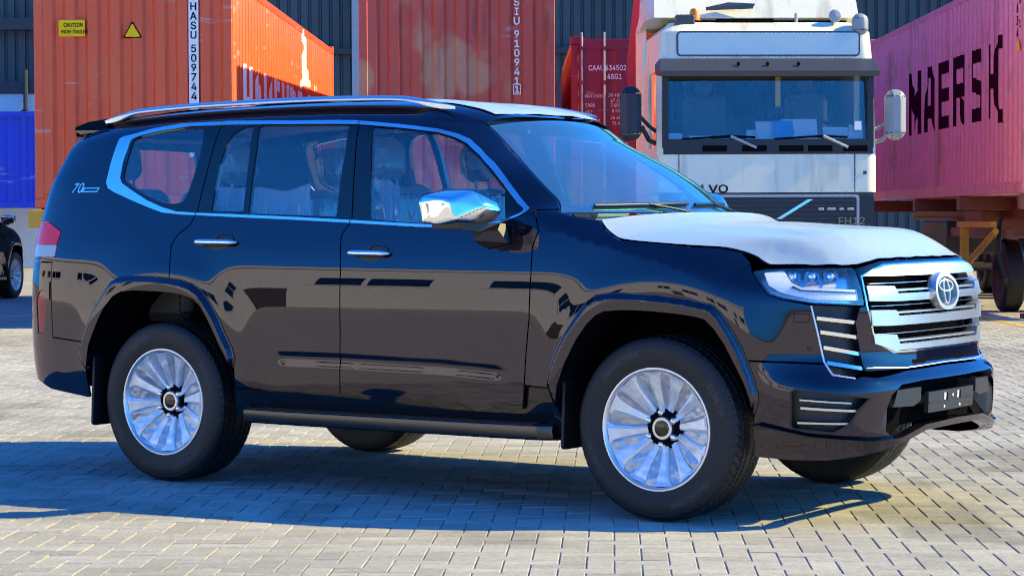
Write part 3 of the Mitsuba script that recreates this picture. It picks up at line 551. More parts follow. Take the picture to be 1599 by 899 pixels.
TR = {
 'dlo': [[4.181,1.805],[4.47,1.81],[4.657,1.797],[4.785,1.778],[4.856,1.772],[4.879,1.762],[4.88,1.718],[4.887,1.617],[4.887,1.508],[4.865,1.476],[4.817,1.455],[4.661,1.406],[4.532,1.369],[4.449,1.347],[4.311,1.336],[4.225,1.333],[3.963,1.322],[3.6,1.308],[3.245,1.292],[2.979,1.279],[2.748,1.27],[2.486,1.273],[2.372,1.289],[2.28,1.324],[2.237,1.355],[2.246,1.35],[2.304,1.395],[2.403,1.484],[2.521,1.597],[2.627,1.685],[2.693,1.729],[2.75,1.748],[2.845,1.764],[2.969,1.77],[3.141,1.778],[3.304,1.787],[3.317,1.789],[3.734,1.793],[4.174,1.807]],
 'dloin': [[4.174,1.785],[4.403,1.791],[4.592,1.779],[4.735,1.763],[4.783,1.748],[4.785,1.693],[4.796,1.628],[4.79,1.53],[4.766,1.5],[4.675,1.457],[4.562,1.408],[4.456,1.375],[4.353,1.352],[4.233,1.345],[3.966,1.336],[3.603,1.322],[3.248,1.306],[2.982,1.293],[2.75,1.281],[2.488,1.287],[2.381,1.297],[2.296,1.329],[2.258,1.352],[2.259,1.342],[2.315,1.376],[2.394,1.448],[2.49,1.537],[2.603,1.643],[2.688,1.704],[2.749,1.728],[2.835,1.746],[2.961,1.752],[3.132,1.76],[3.293,1.768],[3.305,1.769],[3.721,1.773],[4.157,1.786]],
 'shutQ': [[4.181,1.814],[4.22,1.338],[4.251,1.281],[4.318,1.237],[4.351,1.186],[4.333,1.033]],
 'shutB': [[3.309,1.792],[3.238,1.315],[3.244,1.288],[3.28,1.237],[3.282,1.215],[3.263,1.053],[3.262,0.772],[3.281,0.479]],
 'shutF': [[2.227,1.342],[2.202,1.316],[2.17,1.251],[2.183,1.219],[2.193,1.182],[2.188,1.052],[2.194,0.855],[2.21,0.729],[2.228,0.568],[2.235,0.516],[2.246,0.457]],
 'crease': [[3.938,0.491],[3.663,0.492],[3.28,0.487],[2.946,0.478],[2.678,0.471],[2.407,0.465],[2.246,0.457]],
 'qglass': [[4.771,1.746],[4.731,1.757],[4.588,1.773],[4.446,1.782],[4.309,1.773],[4.287,1.754],[4.275,1.709],[4.273,1.621],[4.29,1.504],[4.306,1.433],[4.327,1.401],[4.381,1.388],[4.46,1.395],[4.565,1.422],[4.678,1.468],[4.755,1.507],[4.778,1.533],[4.78,1.611],[4.775,1.692]],
 'rglass1': [[3.966,1.771],[3.946,1.633],[3.919,1.348],[4.128,1.352],[4.129,1.438],[4.129,1.588],[4.112,1.696],[4.081,1.741],[4.032,1.766]],
 'rglass2': [[3.93,1.774],[3.363,1.763],[3.348,1.645],[3.346,1.505],[3.332,1.321],[3.885,1.339],[3.901,1.527],[3.909,1.668]],
 'fglass': [[3.22,1.758],[3.129,1.753],[2.957,1.743],[2.845,1.737],[2.756,1.719],[2.691,1.69],[2.588,1.614],[2.477,1.505],[2.398,1.434],[2.358,1.297],[2.769,1.284],[3.129,1.307],[3.172,1.528]],
 'tri': [[2.377,1.416],[2.248,1.337],[2.344,1.297]],
 'rflo': [[4.932,0.547],[4.965,0.591],[4.972,0.634],[4.95,0.708],[4.904,0.789],[4.85,0.864],[4.778,0.952],[4.739,0.996],[4.69,1.021],[4.59,1.029],[4.445,1.029],[4.328,1.022],[4.251,1.013],[4.175,0.995],[4.11,0.961],[4.053,0.899],[3.999,0.823],[3.964,0.755],[3.923,0.687],[3.906,0.631],[3.92,0.59]],
 'rfli': [[4.9,0.561],[4.874,0.668],[4.839,0.734],[4.795,0.807],[4.753,0.867],[4.692,0.925],[4.633,0.951],[4.554,0.957],[4.419,0.956],[4.303,0.951],[4.227,0.943],[4.152,0.923],[4.105,0.892],[4.059,0.83],[4.015,0.755],[3.981,0.693],[3.949,0.645],[3.925,0.597]],
 'fflo': [[2.066,0.472],[2.09,0.539],[2.102,0.579],[2.085,0.643],[2.049,0.723],[1.996,0.811],[1.94,0.883],[1.885,0.946],[1.84,0.974],[1.751,0.987],[1.645,0.984],[1.524,0.978],[1.406,0.965],[1.325,0.95],[1.277,0.94],[1.237,0.903],[1.198,0.843],[1.152,0.761],[1.107,0.649],[1.085,0.574],[1.081,0.537],[1.107,0.468]],
 'ffli': [[2.047,0.48],[2.03,0.575],[1.983,0.679],[1.926,0.775],[1.87,0.846],[1.825,0.886],[1.78,0.906],[1.682,0.913],[1.561,0.91],[1.436,0.901],[1.354,0.891],[1.307,0.88],[1.268,0.843],[1.222,0.776],[1.177,0.687],[1.14,0.613],[1.115,0.538],[1.106,0.47]],
 'wsedge': [[2.383,1.566],[2.114,1.335],[2.702,1.815],[2.586,1.733],[2.399,1.575],[2.244,1.446],[2.141,1.361]],
}
def G(*names):
    return [tuple(p) for n in names for p in TR[n]]

def soft(poly, r):
    """Rounds a polygon's corners."""
    return poly.buffer(-r, quad_segs=6).buffer(2*r, quad_segs=6).buffer(-r, quad_segs=6)

def panel(poly, off=0., depth=.012, du=.03, dv=.02, surf=None, flange=True, flip=False):
    """A sheet of the wrap over a polygon in (t, v), with a returned edge of the given depth: (vertices, faces, normals)."""
    surf = surf or P
    of = off if callable(off) else (lambda t, v: off+0*t)
    S = lambda t, v, d=0.: surf(t, v, of(t, v)+d)
    polys = [g for g in getattr(poly, 'geoms', [poly]) if g.geom_type == 'Polygon' and g.area > 1e-6]
    V, F, index = [], [], {}
    def vid(p):
        k = (round(p[0], 6), round(p[1], 6))
        if k not in index:
            index[k] = len(V); V.append(k)
        return index[k]
    for g in polys:
        g = shapely.geometry.polygon.orient(g)
        x0, y0, x1, y1 = g.bounds
        xs = np.arange(math.floor(x0/du), math.ceil(x1/du)+1)*du; ys = np.arange(math.floor(y0/dv), math.ceil(y1/dv)+1)*dv
        bxs = shapely.box(*[a.ravel() for a in np.broadcast_arrays(xs[:-1, None], ys[None, :-1], xs[1:, None], ys[None, 1:])])
        shapely.prepare(g)
        inside = shapely.covers(g, bxs); touch = shapely.intersects(g, bxs) & ~inside
        for b in bxs[inside]:
            a0, b0, a1, b1 = b.bounds
            q = [vid((a0, b0)), vid((a1, b0)), vid((a1, b1)), vid((a0, b1))]
            F += [[q[0], q[1], q[2]], [q[0], q[2], q[3]]]
        for b in shapely.intersection(bxs[touch], g):
            for h in getattr(b, 'geoms', [b]):
                if h.geom_type != 'Polygon' or h.area < 1e-9: continue
                c = np.array(shapely.geometry.polygon.orient(h).exterior.coords)[:-1]
                if len(c) == 3: F.append([vid(p) for p in c]); continue
                vv, ff = trimesh.creation.triangulate_polygon(h, engine='earcut')
                for tri in ff:
                    a, b_, c_ = vv[tri]
                    if np.cross(b_-a, c_-a) < 0: tri = tri[::-1]
                    F.append([vid(vv[i]) for i in tri])
    tv = np.array(V); t, v = tv[:, 0], tv[:, 1]
    e = 1e-4
    pts = S(t, v)
    nrm = np.cross(S(t, v+e)-S(t, v-e), S(t+e, v)-S(t-e, v)); nrm /= np.linalg.norm(nrm, axis=1, keepdims=True)+1e-12
    F = np.array(F)[:, ::-1]
    Vs, Fs, Ns = [pts], [F], [nrm]; n = len(pts)
    if flange and depth:
        for g in polys:
            for ring in [g.exterior, *g.interiors]:
                c = np.array(ring.segmentize(.03).coords)
                a, b = c[:-1], c[1:]
                p0, p1, q0, q1 = S(a[:, 0], a[:, 1]), S(b[:, 0], b[:, 1]), S(a[:, 0], a[:, 1], -depth), S(b[:, 0], b[:, 1], -depth)
                nn = np.cross(p1-p0, q0-p0); nn /= np.linalg.norm(nn, axis=1, keepdims=True)+1e-12
                ccw = ring.is_ccw
                m = len(a); i = np.arange(m)*4+n
                Vs.append(np.stack([p0, p1, q1, q0], 1).reshape(-1, 3)); Ns.append(np.repeat(nn, 4, axis=0))
                Fs += [np.stack([i, i+1, i+2], 1), np.stack([i, i+2, i+3], 1)]; n += 4*m
    out = (np.vstack(Vs), np.vstack(Fs), np.vstack(Ns))
    return out

def mirror(m):
    if isinstance(m, tuple): return (m[0]*[1, -1, 1], m[1][:, ::-1], m[2]*[1, -1, 1])
    m = m.copy(); m.apply_transform(np.diag([1, -1, 1, 1])); return m

def piece(shape, p):
    for g in getattr(shape, 'geoms', [shape]):
        if g.contains(Point(p)): return g
    return min(shape.geoms, key=lambda g: g.distance(Point(p)))

CAM_C, YAW = np.array([6.2434, -9.2251, 0]), 2.1621
R_CAR = rot([0, 0, 1], 90-math.degrees(YAW))
M_CAR = R_CAR @ mov(*(-CAM_C))
CARPARTS = []
SUV = thing('parked_suv', 'glossy black seven-seat SUV with white protective film on its bonnet, parked across the foreground', 'car')

def car(name, m, material, parent=None, smooth=30, label=None, kind=None):
    k = put(parent or SUV, name, m, material, smooth, M_CAR, label, kind)
    CARPARTS.append(k)
    return k
def both(name, m, material, parents=(None, None), smooth=30, label=None):
    return car(name, m, material, parents[0], smooth, label), car(name, mirror(m), material, parents[1], smooth, label)

# ---- the side: one big wrap polygon cut into fender, doors and side frame by its shut lines
DLO = soft(Polygon(G('dlo')).buffer(0), .012); DLOIN = soft(Polygon(G('dloin')).buffer(0), .010).intersection(DLO.buffer(-.006))
def arch(name): 
    q = G(name); return Polygon([(q[0][0], .1)]+q+[(q[-1][0], .1)]).buffer(0)
RA, FA = arch('rflo'), arch('fflo')
LAMP = Polygon([(5.168, 1.25), (5.24, 1.28), (5.31, 1.302), (5.62, 1.302), (5.62, 1.12), (5.187, 1.12), (5.182, 1.186)])
BODY = Polygon([(1.139, 1.112), (1.194, 1.157), (1.291, 1.175), (1.416, 1.181), (1.756, 1.21), (1.804, 1.23), (1.85, 1.258), (1.897, 1.294), (1.95, 1.302), (2.05, 1.32), (2.108, 1.335),
                (2.141, 1.363), (2.244, 1.448), (2.399, 1.579), (2.586, 1.735), (2.695, 1.808), (2.78, 1.838), (2.92, 1.858), (3.1, 1.865), (5.44, 1.865), (5.60, 1.80), (5.62, 1.302), (5.62, 1.10), (5.20, 1.095), (5.188, .705), (4.90, .685), (4.5, .49)]
               + G('crease') + [(2.228, .566), (2.09, .56), (1.3, .56), (1.299, .941), (1.236, 1.004), (1.184, 1.068)]).buffer(0)
seams = unary_union([LineString(G(n)+[(G(n)[-1][0]+.003, G(n)[-1][1]-.03)]).buffer(.0032, cap_style=3) for n in ('shutQ', 'shutB', 'shutF')] + [LineString([(2.275, 1.345), (2.225, 1.345), (2.085, 1.350)]).buffer(.0025)])
SIDE = BODY.difference(unary_union([DLO.buffer(.001), RA.buffer(.0015), FA.buffer(.0015), LAMP.buffer(.0025), seams]))
assert len(SIDE.geoms) >= 4
FENDER, FDOOR, RDOOR, FRAME = [piece(SIDE, p) for p in ((1.6, 1.08), (2.7, .9), (3.6, .9), (4.6, 1.15))]
both('front_fender', panel(FENDER), 'm_paint')
def dent(t, v):
    """The sculpted ledge low on the doors."""
    w = sst(2.30, 2.40, t)*(1-sst(3.60, 3.70, t))
    c = np.interp(t, [2.33, 2.66, 3.27, 3.69], [.612, .630, .640, .640])
    d = v-c
    return -.0075*w*np.where(d > .012, 1-sst(.012, .040, d), sst(-.050, .012, d))
fd = both('front_door', panel(FDOOR, dent, dv=.012), 'm_paint'); rd = both('rear_door', panel(RDOOR, dent, dv=.012), 'm_paint')
both('side_frame', panel(FRAME, dv=.014), 'm_paint')
glass_gap = DLO.difference(unary_union([LineString(G(n)).buffer(.0032, cap_style=2) for n in ('shutQ', 'shutB')]))
QW, RW, FW = [piece(glass_gap, p) for p in ((4.5, 1.6), (3.7, 1.55), (2.8, 1.5))]
qg, rg1, rg2, fg, tri = [Polygon(G(n)).buffer(0) for n in ('qglass', 'rglass1', 'rglass2', 'fglass', 'tri')]
qg, rg1, rg2, fg = [soft(g, .012) for g in (qg, rg1, rg2, fg)]
qf = car('quarter_window', panel(qg, -.010, 0), 'm_glass'), car('quarter_window', mirror(panel(qg, -.010, 0)), 'm_glass')
for region, panes, owner in ((QW, [qg], qf), (RW, [rg1, rg2], rd), (FW, [fg], fd)):
    inner = region.intersection(DLOIN)
    both('window_frame', panel(inner.difference(unary_union(panes)), -.004, .03), 'm_gloss_black', owner)
    ring = region.difference(DLOIN.buffer(.0005))
    for g in getattr(ring, 'geoms', [ring]):
        if g.area > 1e-5: both('chrome_trim', panel(g, .005, .012, dv=.01), 'm_chrome', owner)
    for g in panes:
        if owner is not qf: both('window', panel(g, -.010, 0), 'm_glass', owner)
both('mirror_base_cover', panel(tri, .004, .01), 'm_gloss_black', fd)
# division bar in the rear door glass is the frame itself; handles
def handle(t0, t1, v, parents):
    tm = (t0+t1)/2
    cup = Point(0, 0).buffer(1, quad_segs=12)
    cup = shapely.affinity.translate(shapely.affinity.scale(cup, .075, .036), tm-.01, v-.005)
    both('handle_cup', panel(cup, lambda t, v_: .0015-0*t, .002), 'm_trim', parents)
    ts = np.linspace(t0, t1, 22); u = np.linspace(-1, 1, 22)
    c = P(ts, v+.012*(ts-tm), .032-.018*np.abs(u)**5)
    r = .0150*np.clip(1-np.abs(u)**9, .25, 1)
    bar = tube(c, r, 12); 
    both('door_handle', bar, 'm_chrome', parents, 60)
    arc = np.linspace(0, np.pi, 14)
    both('handle_recess', tube(P(tm-.05+.055*np.cos(arc), v+.012+.026*np.sin(arc), .003), .0035, 8), 'm_trim', parents, 60)
handle(3.915, 4.19, 1.200, rd); handle(2.975, 3.222, 1.150, fd)
# ---- wheel arch flares and liners
for nm, lo, li, cx in (('rear', 'rflo', 'rfli', -1.425), ('front', 'fflo', 'ffli', 1.425)):
    o, i = G(lo), G(li)
    ring = Polygon(o+i[::-1]).buffer(0); line = LineString(o)
    w = lambda t, v: sst(0, .030, np.array([line.distance(Point(a, b)) for a, b in zip(np.ravel(t), np.ravel(v))])).reshape(np.shape(t))
    both(f'{nm}_wheel_arch_flare', panel(ring, lambda t, v: .004+.026*w(t, v), .03, du=.012, dv=.009), 'm_paint')
    q = np.array(LineString(i).segmentize(.03).coords)
    a = P(q[:, 0], q[:, 1], .012); b = a.copy(); b[:, 1] = -.52
    v = np.vstack([a, b]); n = len(a); f = []
    for k in range(n-1): f += [[k, k+1, n+k+1], [k, n+k+1, n+k]]
    f += [[n+k, n+k+1, 2*n] for k in range(n-1)]; v = np.vstack([v, [[cx, -.52, .45]]])
    both('wheel_arch_liner', trimesh.Trimesh(v, f, process=False), 'm_dark')
# ---- sills, running boards, mud flaps
sill = Polygon([(2.243, .452), (2.225, .558), (2.095, .552), (2.07, .475), (2.03, .36), (2.2, .34), (3.96, .34), (3.95, .48)]+G('crease')[1:]).buffer(0)
both('sill', panel(sill, -.022, .05), 'm_gloss_black')
xs = np.array([-.90, -.86, -.6, 0, .6, .84, .90]); hw = np.array([.93, .99, 1.005, 1.005, 1.005, .99, .955])
board = []
for x, w in zip(xs, hw):
    board.append([[x, -w+.20, .385], [x, -w+.02, .395], [x, -w+.004, .388], [x, -w, .365], [x, -w+.008, .335], [x, -w+.05, .322], [x, -w+.20, .33]])
board = np.array(board); nb = board.shape[1]
v = board.reshape(-1, 3); f = []
for i in range(len(xs)-1):
    for j in range(nb):
        a0, a1, b0, b1 = i*nb+j, i*nb+(j+1) % nb, (i+1)*nb+j, (i+1)*nb+(j+1) % nb
        f += [[a0, a1, b1], [a0, b1, b0]]
f += [[0, j+1, j] for j in range(1, nb-1)] + [[(len(xs)-1)*nb+0, (len(xs)-1)*nb+j, (len(xs)-1)*nb+j+1] for j in range(1, nb-1)]
both('running_board', trimesh.Trimesh(v, f, process=False), 'm_board', smooth=25)
both('running_board_tread', bx(-.8, .82, -.99, -.88, .390, .397, .002), 'm_rubber')
flap = lambda x, z0, z1: xf_mesh(extr(soft(Polygon([(-.97, z0), (-.72, z0), (-.72, z1), (-.95, z1)]), .02), .014), np.array([[0, 0, 1, x], [1, 0, 0, 0], [0, 1, 0, 0], [0, 0, 0, 1.]]))
both('mud_flap', flap(-1.90, .262, .62), 'm_rubber'); both('mud_flap', flap(.955, .29, .60), 'm_rubber')
# ---- rear: bumper, tailgate, lamps
RB = Polygon([(TEND, 1.00), (5.62, 1.09), (5.206, 1.088), (5.194, .698), (4.90, .679), (4.5, .5), (4.95, .40), (5.25, .43), (5.38, .47), (TEND, .47)]).difference(RA.buffer(.002))
RF = Polygon([(5.304, .943), (5.262, .944), (5.248, .87), (5.27, .72), (5.33, .719), (5.34, .9)])
both('rear_bumper', panel(RB.difference(RF.buffer(.002))), 'm_paint'); both('rear_reflector', panel(RF, -.004, .008), 'm_red_dark')
TG = Polygon([(TEND, 1.866), (5.445, 1.866), (5.604, 1.80), (5.626, 1.30), (5.626, 1.10), (TEND, 1.01)])
TGG = soft(Polygon([(TEND+.1, 1.815), (5.70, 1.80), (5.69, 1.36), (TEND+.1, 1.36)]), .02).intersection(sbox(5, 1, TEND, 2))
tg = both('tailgate', panel(TG.difference(TGG)), 'm_paint'); both('rear_window', panel(TGG, -.006, 0), 'm_glass_privacy', tg)
LR = LAMP.intersection(sbox(5, 1.184, 7, 1.4)); LW = LAMP.intersection(sbox(5, 1.0, 7, 1.182))
tl = both('tail_light', panel(soft(LR, .006), .004, .02), 'm_red_lamp'); both('clear_lens', panel(soft(LW, .006), .004, .02), 'm_clear_lamp', tl)
for vv in (1.25, 1.215): both('lamp_bar', panel(shapely.affinity.rotate(sbox(5.26, vv-.004, 5.34, vv+.004), 3), .006, .004), 'm_red_lamp', tl)
spo = []
for s in np.linspace(-1, 1, 25):
    y = .64*s; k = 1-.35*abs(s)**3
    spo.append([[-2.05, y, 1.845+.03*(1-s*s)], [-2.22, y, 1.83+.025*(1-s*s)], [-2.315-.03*(1-s*s), y, 1.805+.02*(1-s*s)], [-2.325-.03*(1-s*s), y, 1.785+.02*(1-s*s)], [-2.28, y, 1.765], [-2.1, y, 1.78]])
spo = np.array(spo); m_ = spo.shape[1]; v = spo.reshape(-1, 3); f = []
for i in range(24):
    for j in range(m_):
        a0, a1, b0, b1 = i*m_+j, i*m_+(j+1) % m_, (i+1)*m_+j, (i+1)*m_+(j+1) % m_
        f += [[a0, b0, b1], [a0, b1, a1]]
f += [[0, j, j+1] for j in range(1, m_-1)] + [[24*m_, 24*m_+j+1, 24*m_+j] for j in range(1, m_-1)]
car('roof_spoiler', trimesh.Trimesh(v, f, process=False), 'm_paint', smooth=25)
# anniversary badge on the rear pillar
def on_wrap(mesh2d, t0, v0, off, sx=-1.0):
    """Lays a flat mesh (x to the car's front, y up, z out) on the wrap."""
    m = mesh2d.copy(); q = m.vertices
    m.vertices = P(t0+sx*q[:, 0], v0+q[:, 1], off+q[:, 2]); m.invert(); return m
bd = meshkit.text_mesh('70', .052, .004, True); bd.vertices[:, 0] += .28*bd.vertices[:, 1]
bar = extr(Polygon([(.085, 0), (.21, 0), (.225, .026), (.095, .026)]).difference(Polygon([(.105, .006), (.205, .006), (.213, .020), (.112, .020)])), .004)
car('anniversary_badge', on_wrap(cat(bd, bar), 5.15, 1.455, .001), 'm_chrome', smooth=False)
# ---- roof, rails
_te = np.linspace(2.6, 5.6, 400); _ev = (_te, gaussian_filter1d(np.interp(_te, [2.695, 2.78, 2.92, 3.1, 5.44], [1.808, 1.838, 1.858, 1.865, 1.865]), 3, mode='nearest'))
def roof_pt(u, s, dz=0.):
    u, s = np.broadcast_arrays(np.asarray(u, float), np.asarray(s, float))
    te = 2.695+u*2.745
    a = P(te, np.interp(te, _ev[0], _ev[1]))
    w = np.abs(a[..., 1])
    x = a[..., 0]+.075*(1-s*s)*(1-u)**5-.05*(1-s*s)*u**6
    z = a[..., 2]+.036*(1-np.abs(s)**5)*(1-sst(.90, 1., u))
    z = z+dz
    return np.stack([x, s*w, z], -1)
def gridmesh(fn, nu, ns, u0=0, u1=1, s0=-1, s1=1):
    u, s = np.meshgrid(np.linspace(u0, u1, nu), np.linspace(s0, s1, ns), indexing='ij')
    e = 1e-4; p = fn(u, s)
    n = np.cross(fn(u, s+e)-fn(u, s-e), fn(u+e, s)-fn(u-e, s)); n /= np.linalg.norm(n, axis=-1, keepdims=True)+1e-12
    n = np.where(n[..., 2:] < 0, -n, n)
    i = np.arange(nu*ns).reshape(nu, ns); a, b, c, d = i[:-1, :-1].ravel(), i[1:, :-1].ravel(), i[1:, 1:].ravel(), i[:-1, 1:].ravel()
    f = np.vstack([np.stack([a, b, c], 1), np.stack([a, c, d], 1)])
    p, n = p.reshape(-1, 3), n.reshape(-1, 3)
    g = np.cross(p[f[:, 1]]-p[f[:, 0]], p[f[:, 2]]-p[f[:, 0]])
    if (g*n[f[:, 0]]).sum() < 0: f = f[:, ::-1]
    return p, f, n
car('roof', gridmesh(roof_pt, 60, 41), 'm_paint')
car('roof_protective_film', gridmesh(lambda u, s: roof_pt(u, s, .004+.004*np.sin(23*u+3*s)*np.sin(9*s+5*u)), 90, 60, .012, .97, -.80, .80), 'm_film', label='white protective film on the roof')
car('rear_header', bx(-2.36, -2.22, -.60, .60, 1.755, 1.785, .008), 'm_dark')
car('headliner', gridmesh(lambda u, s: roof_pt(u, s, -.05), 20, 21, .02, .97, -.97, .97), 'm_headliner')
xr = np.linspace(-2.12, .16, 60); u_ = np.linspace(0, 1, 60)
def rail_path():
    base = np.interp(xr, [-2.2, -2.0, -1.5, -.7, -.2, .1, .2], [1.815, 1.836, 1.861, 1.868, 1.860, 1.838, 1.825])
    base = gaussian_filter1d(base, 4, mode='nearest')
    lift = .040*np.clip(np.minimum(u_, 1-u_)/.13, 0, 1)**.7
    return base, lift
base, lift = rail_path()
rv, rf = [], []
for x, b, l, u in zip(xr, base, lift, u_):
    y = -.655+.02*(abs(u-.5)*2)**4
    k = np.clip(min(u, 1-u)/.10, .12, 1)
    lo = b-.012+(l*.45+.012)*float(sst(.02, .12, min(u, 1-u)))
    rv.append([[x, y+.020*k, lo], [x, y+.020*k, b+l*.9], [x, y+.009*k, b+l+.004*k], [x, y-.009*k, b+l+.003*k], [x, y-.022*k, b+l*.80], [x, y-.027*k, b+l*.60], [x, y-.022*k, lo]])
rv = np.array(rv); m_ = 7; v = rv.reshape(-1, 3); f = []
for i in range(59):
    for j in range(m_):
        a0, a1, b0, b1 = i*m_+j, i*m_+(j+1) % m_, (i+1)*m_+j, (i+1)*m_+(j+1) % m_
        f += [[a0, a1, b1], [a0, b1, b0]]
both('roof_rail', trimesh.Trimesh(v, f, process=False), 'm_rail', smooth=40)
# ---- windscreen
wsl = np.array([(2.100, 1.333), (2.131, 1.361), (2.234, 1.446), (2.389, 1.577), (2.576, 1.733), (2.69, 1.806)])
_r = np.r_[0, np.cumsum(np.hypot(*np.diff(wsl, axis=0).T))]; _r /= _r[-1]
_wt, _wv = CubicSpline(_r, wsl[:, 0]), CubicSpline(_r, wsl[:, 1])
def ws_pt(r, s, d=0.):
    r, s = np.broadcast_arrays(np.asarray(r, float), np.asarray(s, float))
    e = P(_wt(r), _wv(r), -.004)
    w = 1-s*s
    return np.stack([e[..., 0]+(.20*(1-r)+.075*r)*w+d*.65, s*np.abs(e[..., 1]), e[..., 2]+(.0*(1-r)+.036*r)*w+.02*np.sin(np.pi*r)*w+d*.75], -1)
car('windscreen', gridmesh(ws_pt, 40, 41, 0, .985), 'm_windscreen')
car('windscreen_border', (lambda: (lambda a: (np.vstack([m[0] for m in a]), np.vstack([m[1]+k for m, k in zip(a, np.cumsum([0]+[len(m[0]) for m in a]))]), np.vstack([m[2] for m in a])))(
    [gridmesh(lambda r, s: ws_pt(r, s, -.005), 30, 4, 0, .985, -1, -.945), gridmesh(lambda r, s: ws_pt(r, s, -.005), 30, 4, 0, .985, .945, 1),
     gridmesh(lambda r, s: ws_pt(r, s, -.005), 4, 30, 0, .07, -.945, .945), gridmesh(lambda r, s: ws_pt(r, s, -.005), 3, 30, .955, .985, -.945, .945)]))(), 'm_gloss_black')
# ---- bonnet: a Coons patch between its edge on the wing, the nose and the cowl
HE = np.array([(1.897, 1.297), (1.85, 1.261), (1.804, 1.234), (1.756, 1.214), (1.60, 1.198), (1.416, 1.185), (1.291, 1.178), (1.194, 1.160), (1.125, 1.139), (1.087, 1.118), (1.058, 1.105)])
_h = np.r_[0, np.cumsum(np.hypot(*np.diff(HE, axis=0).T))]; _h /= _h[-1]
_ht, _hv = PchipInterpolator(_h, HE[:, 0]), PchipInterpolator(_h, HE[:, 1])
_fv = PchipInterpolator([0, .30, .464, .55, .636, .75, 1.058], [1.127, 1.126, 1.123, 1.112, 1.101, 1.101, 1.105])
def hood_pt(a, s, d=0.):
    a, s = np.broadcast_arrays(np.asarray(a, float), np.asarray(s, float))
    sg = np.where(s < 0, 1., -1.)          # s<0: near (right) side
    ac = np.clip(a, 0, 1)
    N = P(_ht(ac), _hv(ac), -.004); Nn = N*[1, 1, 1]; Nf = N*[1, -1, 1]
    b = (s[..., None]+1)/2
    F_ = P(sg*1.058*np.abs(s), _fv(1.058*np.abs(s)), -.004)
    c0 = P(1.897, 1.297, -.004)
    R = np.stack([c0[0]+.13*(1-s*s), s*abs(c0[1]), c0[2]+.024*(1-np.abs(s)**3)], -1)
    f0 = P(1.058, 1.105, -.004)
    A = a[..., None]
    cor = (1-A)*((1-b)*c0+b*(c0*[1, -1, 1]))+A*((1-b)*f0+b*(f0*[1, -1, 1]))
    p = (1-b)*Nn+b*Nf+(1-A)*R+A*F_-cor
    crown = .058*sst(-.15, .35, a)*(1-sst(.72, 1.04, a))*(1-np.abs(s)**2.7)
    dip = -.003*np.exp(-(s/.30)**2)*sst(.1, .5, a)*(1-sst(.6, 1.0, a))
    p = p.copy(); p[..., 2] += crown+dip+d
    return p
bon = gridmesh(hood_pt, 60, 61, .0, 1., -1, 1)
car('bonnet', bon, 'm_paint')
def film_wr(a, s):
    q = np.stack([a*6, s*7, 0*a], -1)
    w = .0045*(meshkit.fbm(q*[1.0, 2.2, 1], 3, 3)-.5) + .006*np.abs(meshkit.noise(np.stack([a*2.5+s*2, s*26+6*a, 0*a], -1), 5)-.5)*sst(.55, 1., a) + .003*np.sin(s*40+a*5)*sst(.9, 1., a)
    return .35*w
car('bonnet_protective_film', gridmesh(lambda a, s: hood_pt(a, s, .005+film_wr(a, s)), 140, 150, .004, .999, -.995, .995), 'm_film', label='white protective film on the bonnet, slightly wrinkled')
car('cowl', gridmesh(lambda a, s: np.stack([.80+.26*a+.16*(1-s*s), s*.80, 1.305+.0*a+.015*(1-s*s)], -1), 6, 21), 'm_trim')
# wipers
def wiper(y0, y1, r0):
    s = np.linspace(y0, y1, 12)
    blade = tube(ws_pt(r0+.012*np.linspace(0, 1, 12), s, .010), .008, 8)
    arm = tube(ws_pt(np.linspace(-.03, r0+.005, 8), np.linspace(y1, (y0+y1)/2, 8), .014), .007, 8)
    w_ = car('wiper', blade, 'm_trim', smooth=50); car('wiper_arm', arm, 'm_trim', w_, 50)
wiper(-.80, .02, .045); wiper(.10, .72, .05)
# ---- nose: lamps, grille, bumper (t is the distance along the nose from its middle)
def sym(pts):
    """A polygon across the middle from its right half, given from the middle's top round to the middle's bottom."""
    return Polygon(list(pts)+[(-t, v) for t, v in reversed(pts) if t > 1e-6]).buffer(0)
HL = soft(Polygon([(1.125, 1.080), (1.06, 1.090), (.99, 1.0915), (.81, 1.0935), (.655, 1.0945), (.640, 1.085), (.639, 1.058), (.633, .998), (.626, .935), (.853, .946), (.983, .966), (1.043, .984), (1.075, 1.018)]), .006)
hl = both('headlight', panel(HL, -.055, 0), 'm_lamp_body')
both('housing_rim', panel(HL.difference(HL.buffer(-.006)), -.001, .055), 'm_gloss_black', hl)
DRL = soft(Polygon([(1.075, 1.074), (1.03, 1.078), (.985, 1.082), (.948, 1.032), (.905, 1.012), (.651, 1.001), (.645, .956), (.853, .962), (.948, .980), (.995, .992), (1.045, 1.02)]), .005)
both('daytime_running_light', panel(DRL, -.014, .03), 'm_white_lamp', hl)
both('trim_line', panel(soft(Polygon([(.94, 1.020), (.905, 1.003), (.652, .992), (.652, .986), (.907, .997), (.95, 1.012)]), .001), -.008, .006), 'm_lamp_dark', hl)
for t0 in (.942, .851, .760):
    fr = sbox(t0-.036, 1.033, t0+.036, 1.080)
    both('projector_frame', panel(fr.difference(soft(sbox(t0-.024, 1.038, t0+.026, 1.076), .006)), -.020, .03), 'm_chrome', hl)
    c = P(t0, 1.057, -.030); m = trimesh.creation.icosphere(3, .019); m.apply_translation(c)
    both('projector_lens', m, 'm_chrome', hl, True)
both('lamp_cover', panel(HL.buffer(-.001), .0, 0), 'm_lens', hl)
OPEN = sym([(0, 1.112), (.30, 1.111), (.457, 1.108), (.545, 1.088), (.627, 1.060), (.628, 1.002), (.618, .932), (.600, .872), (.586, .818), (.579, .794), (.560, .771), (.456, .729), (.23, .729), (0, .731)])
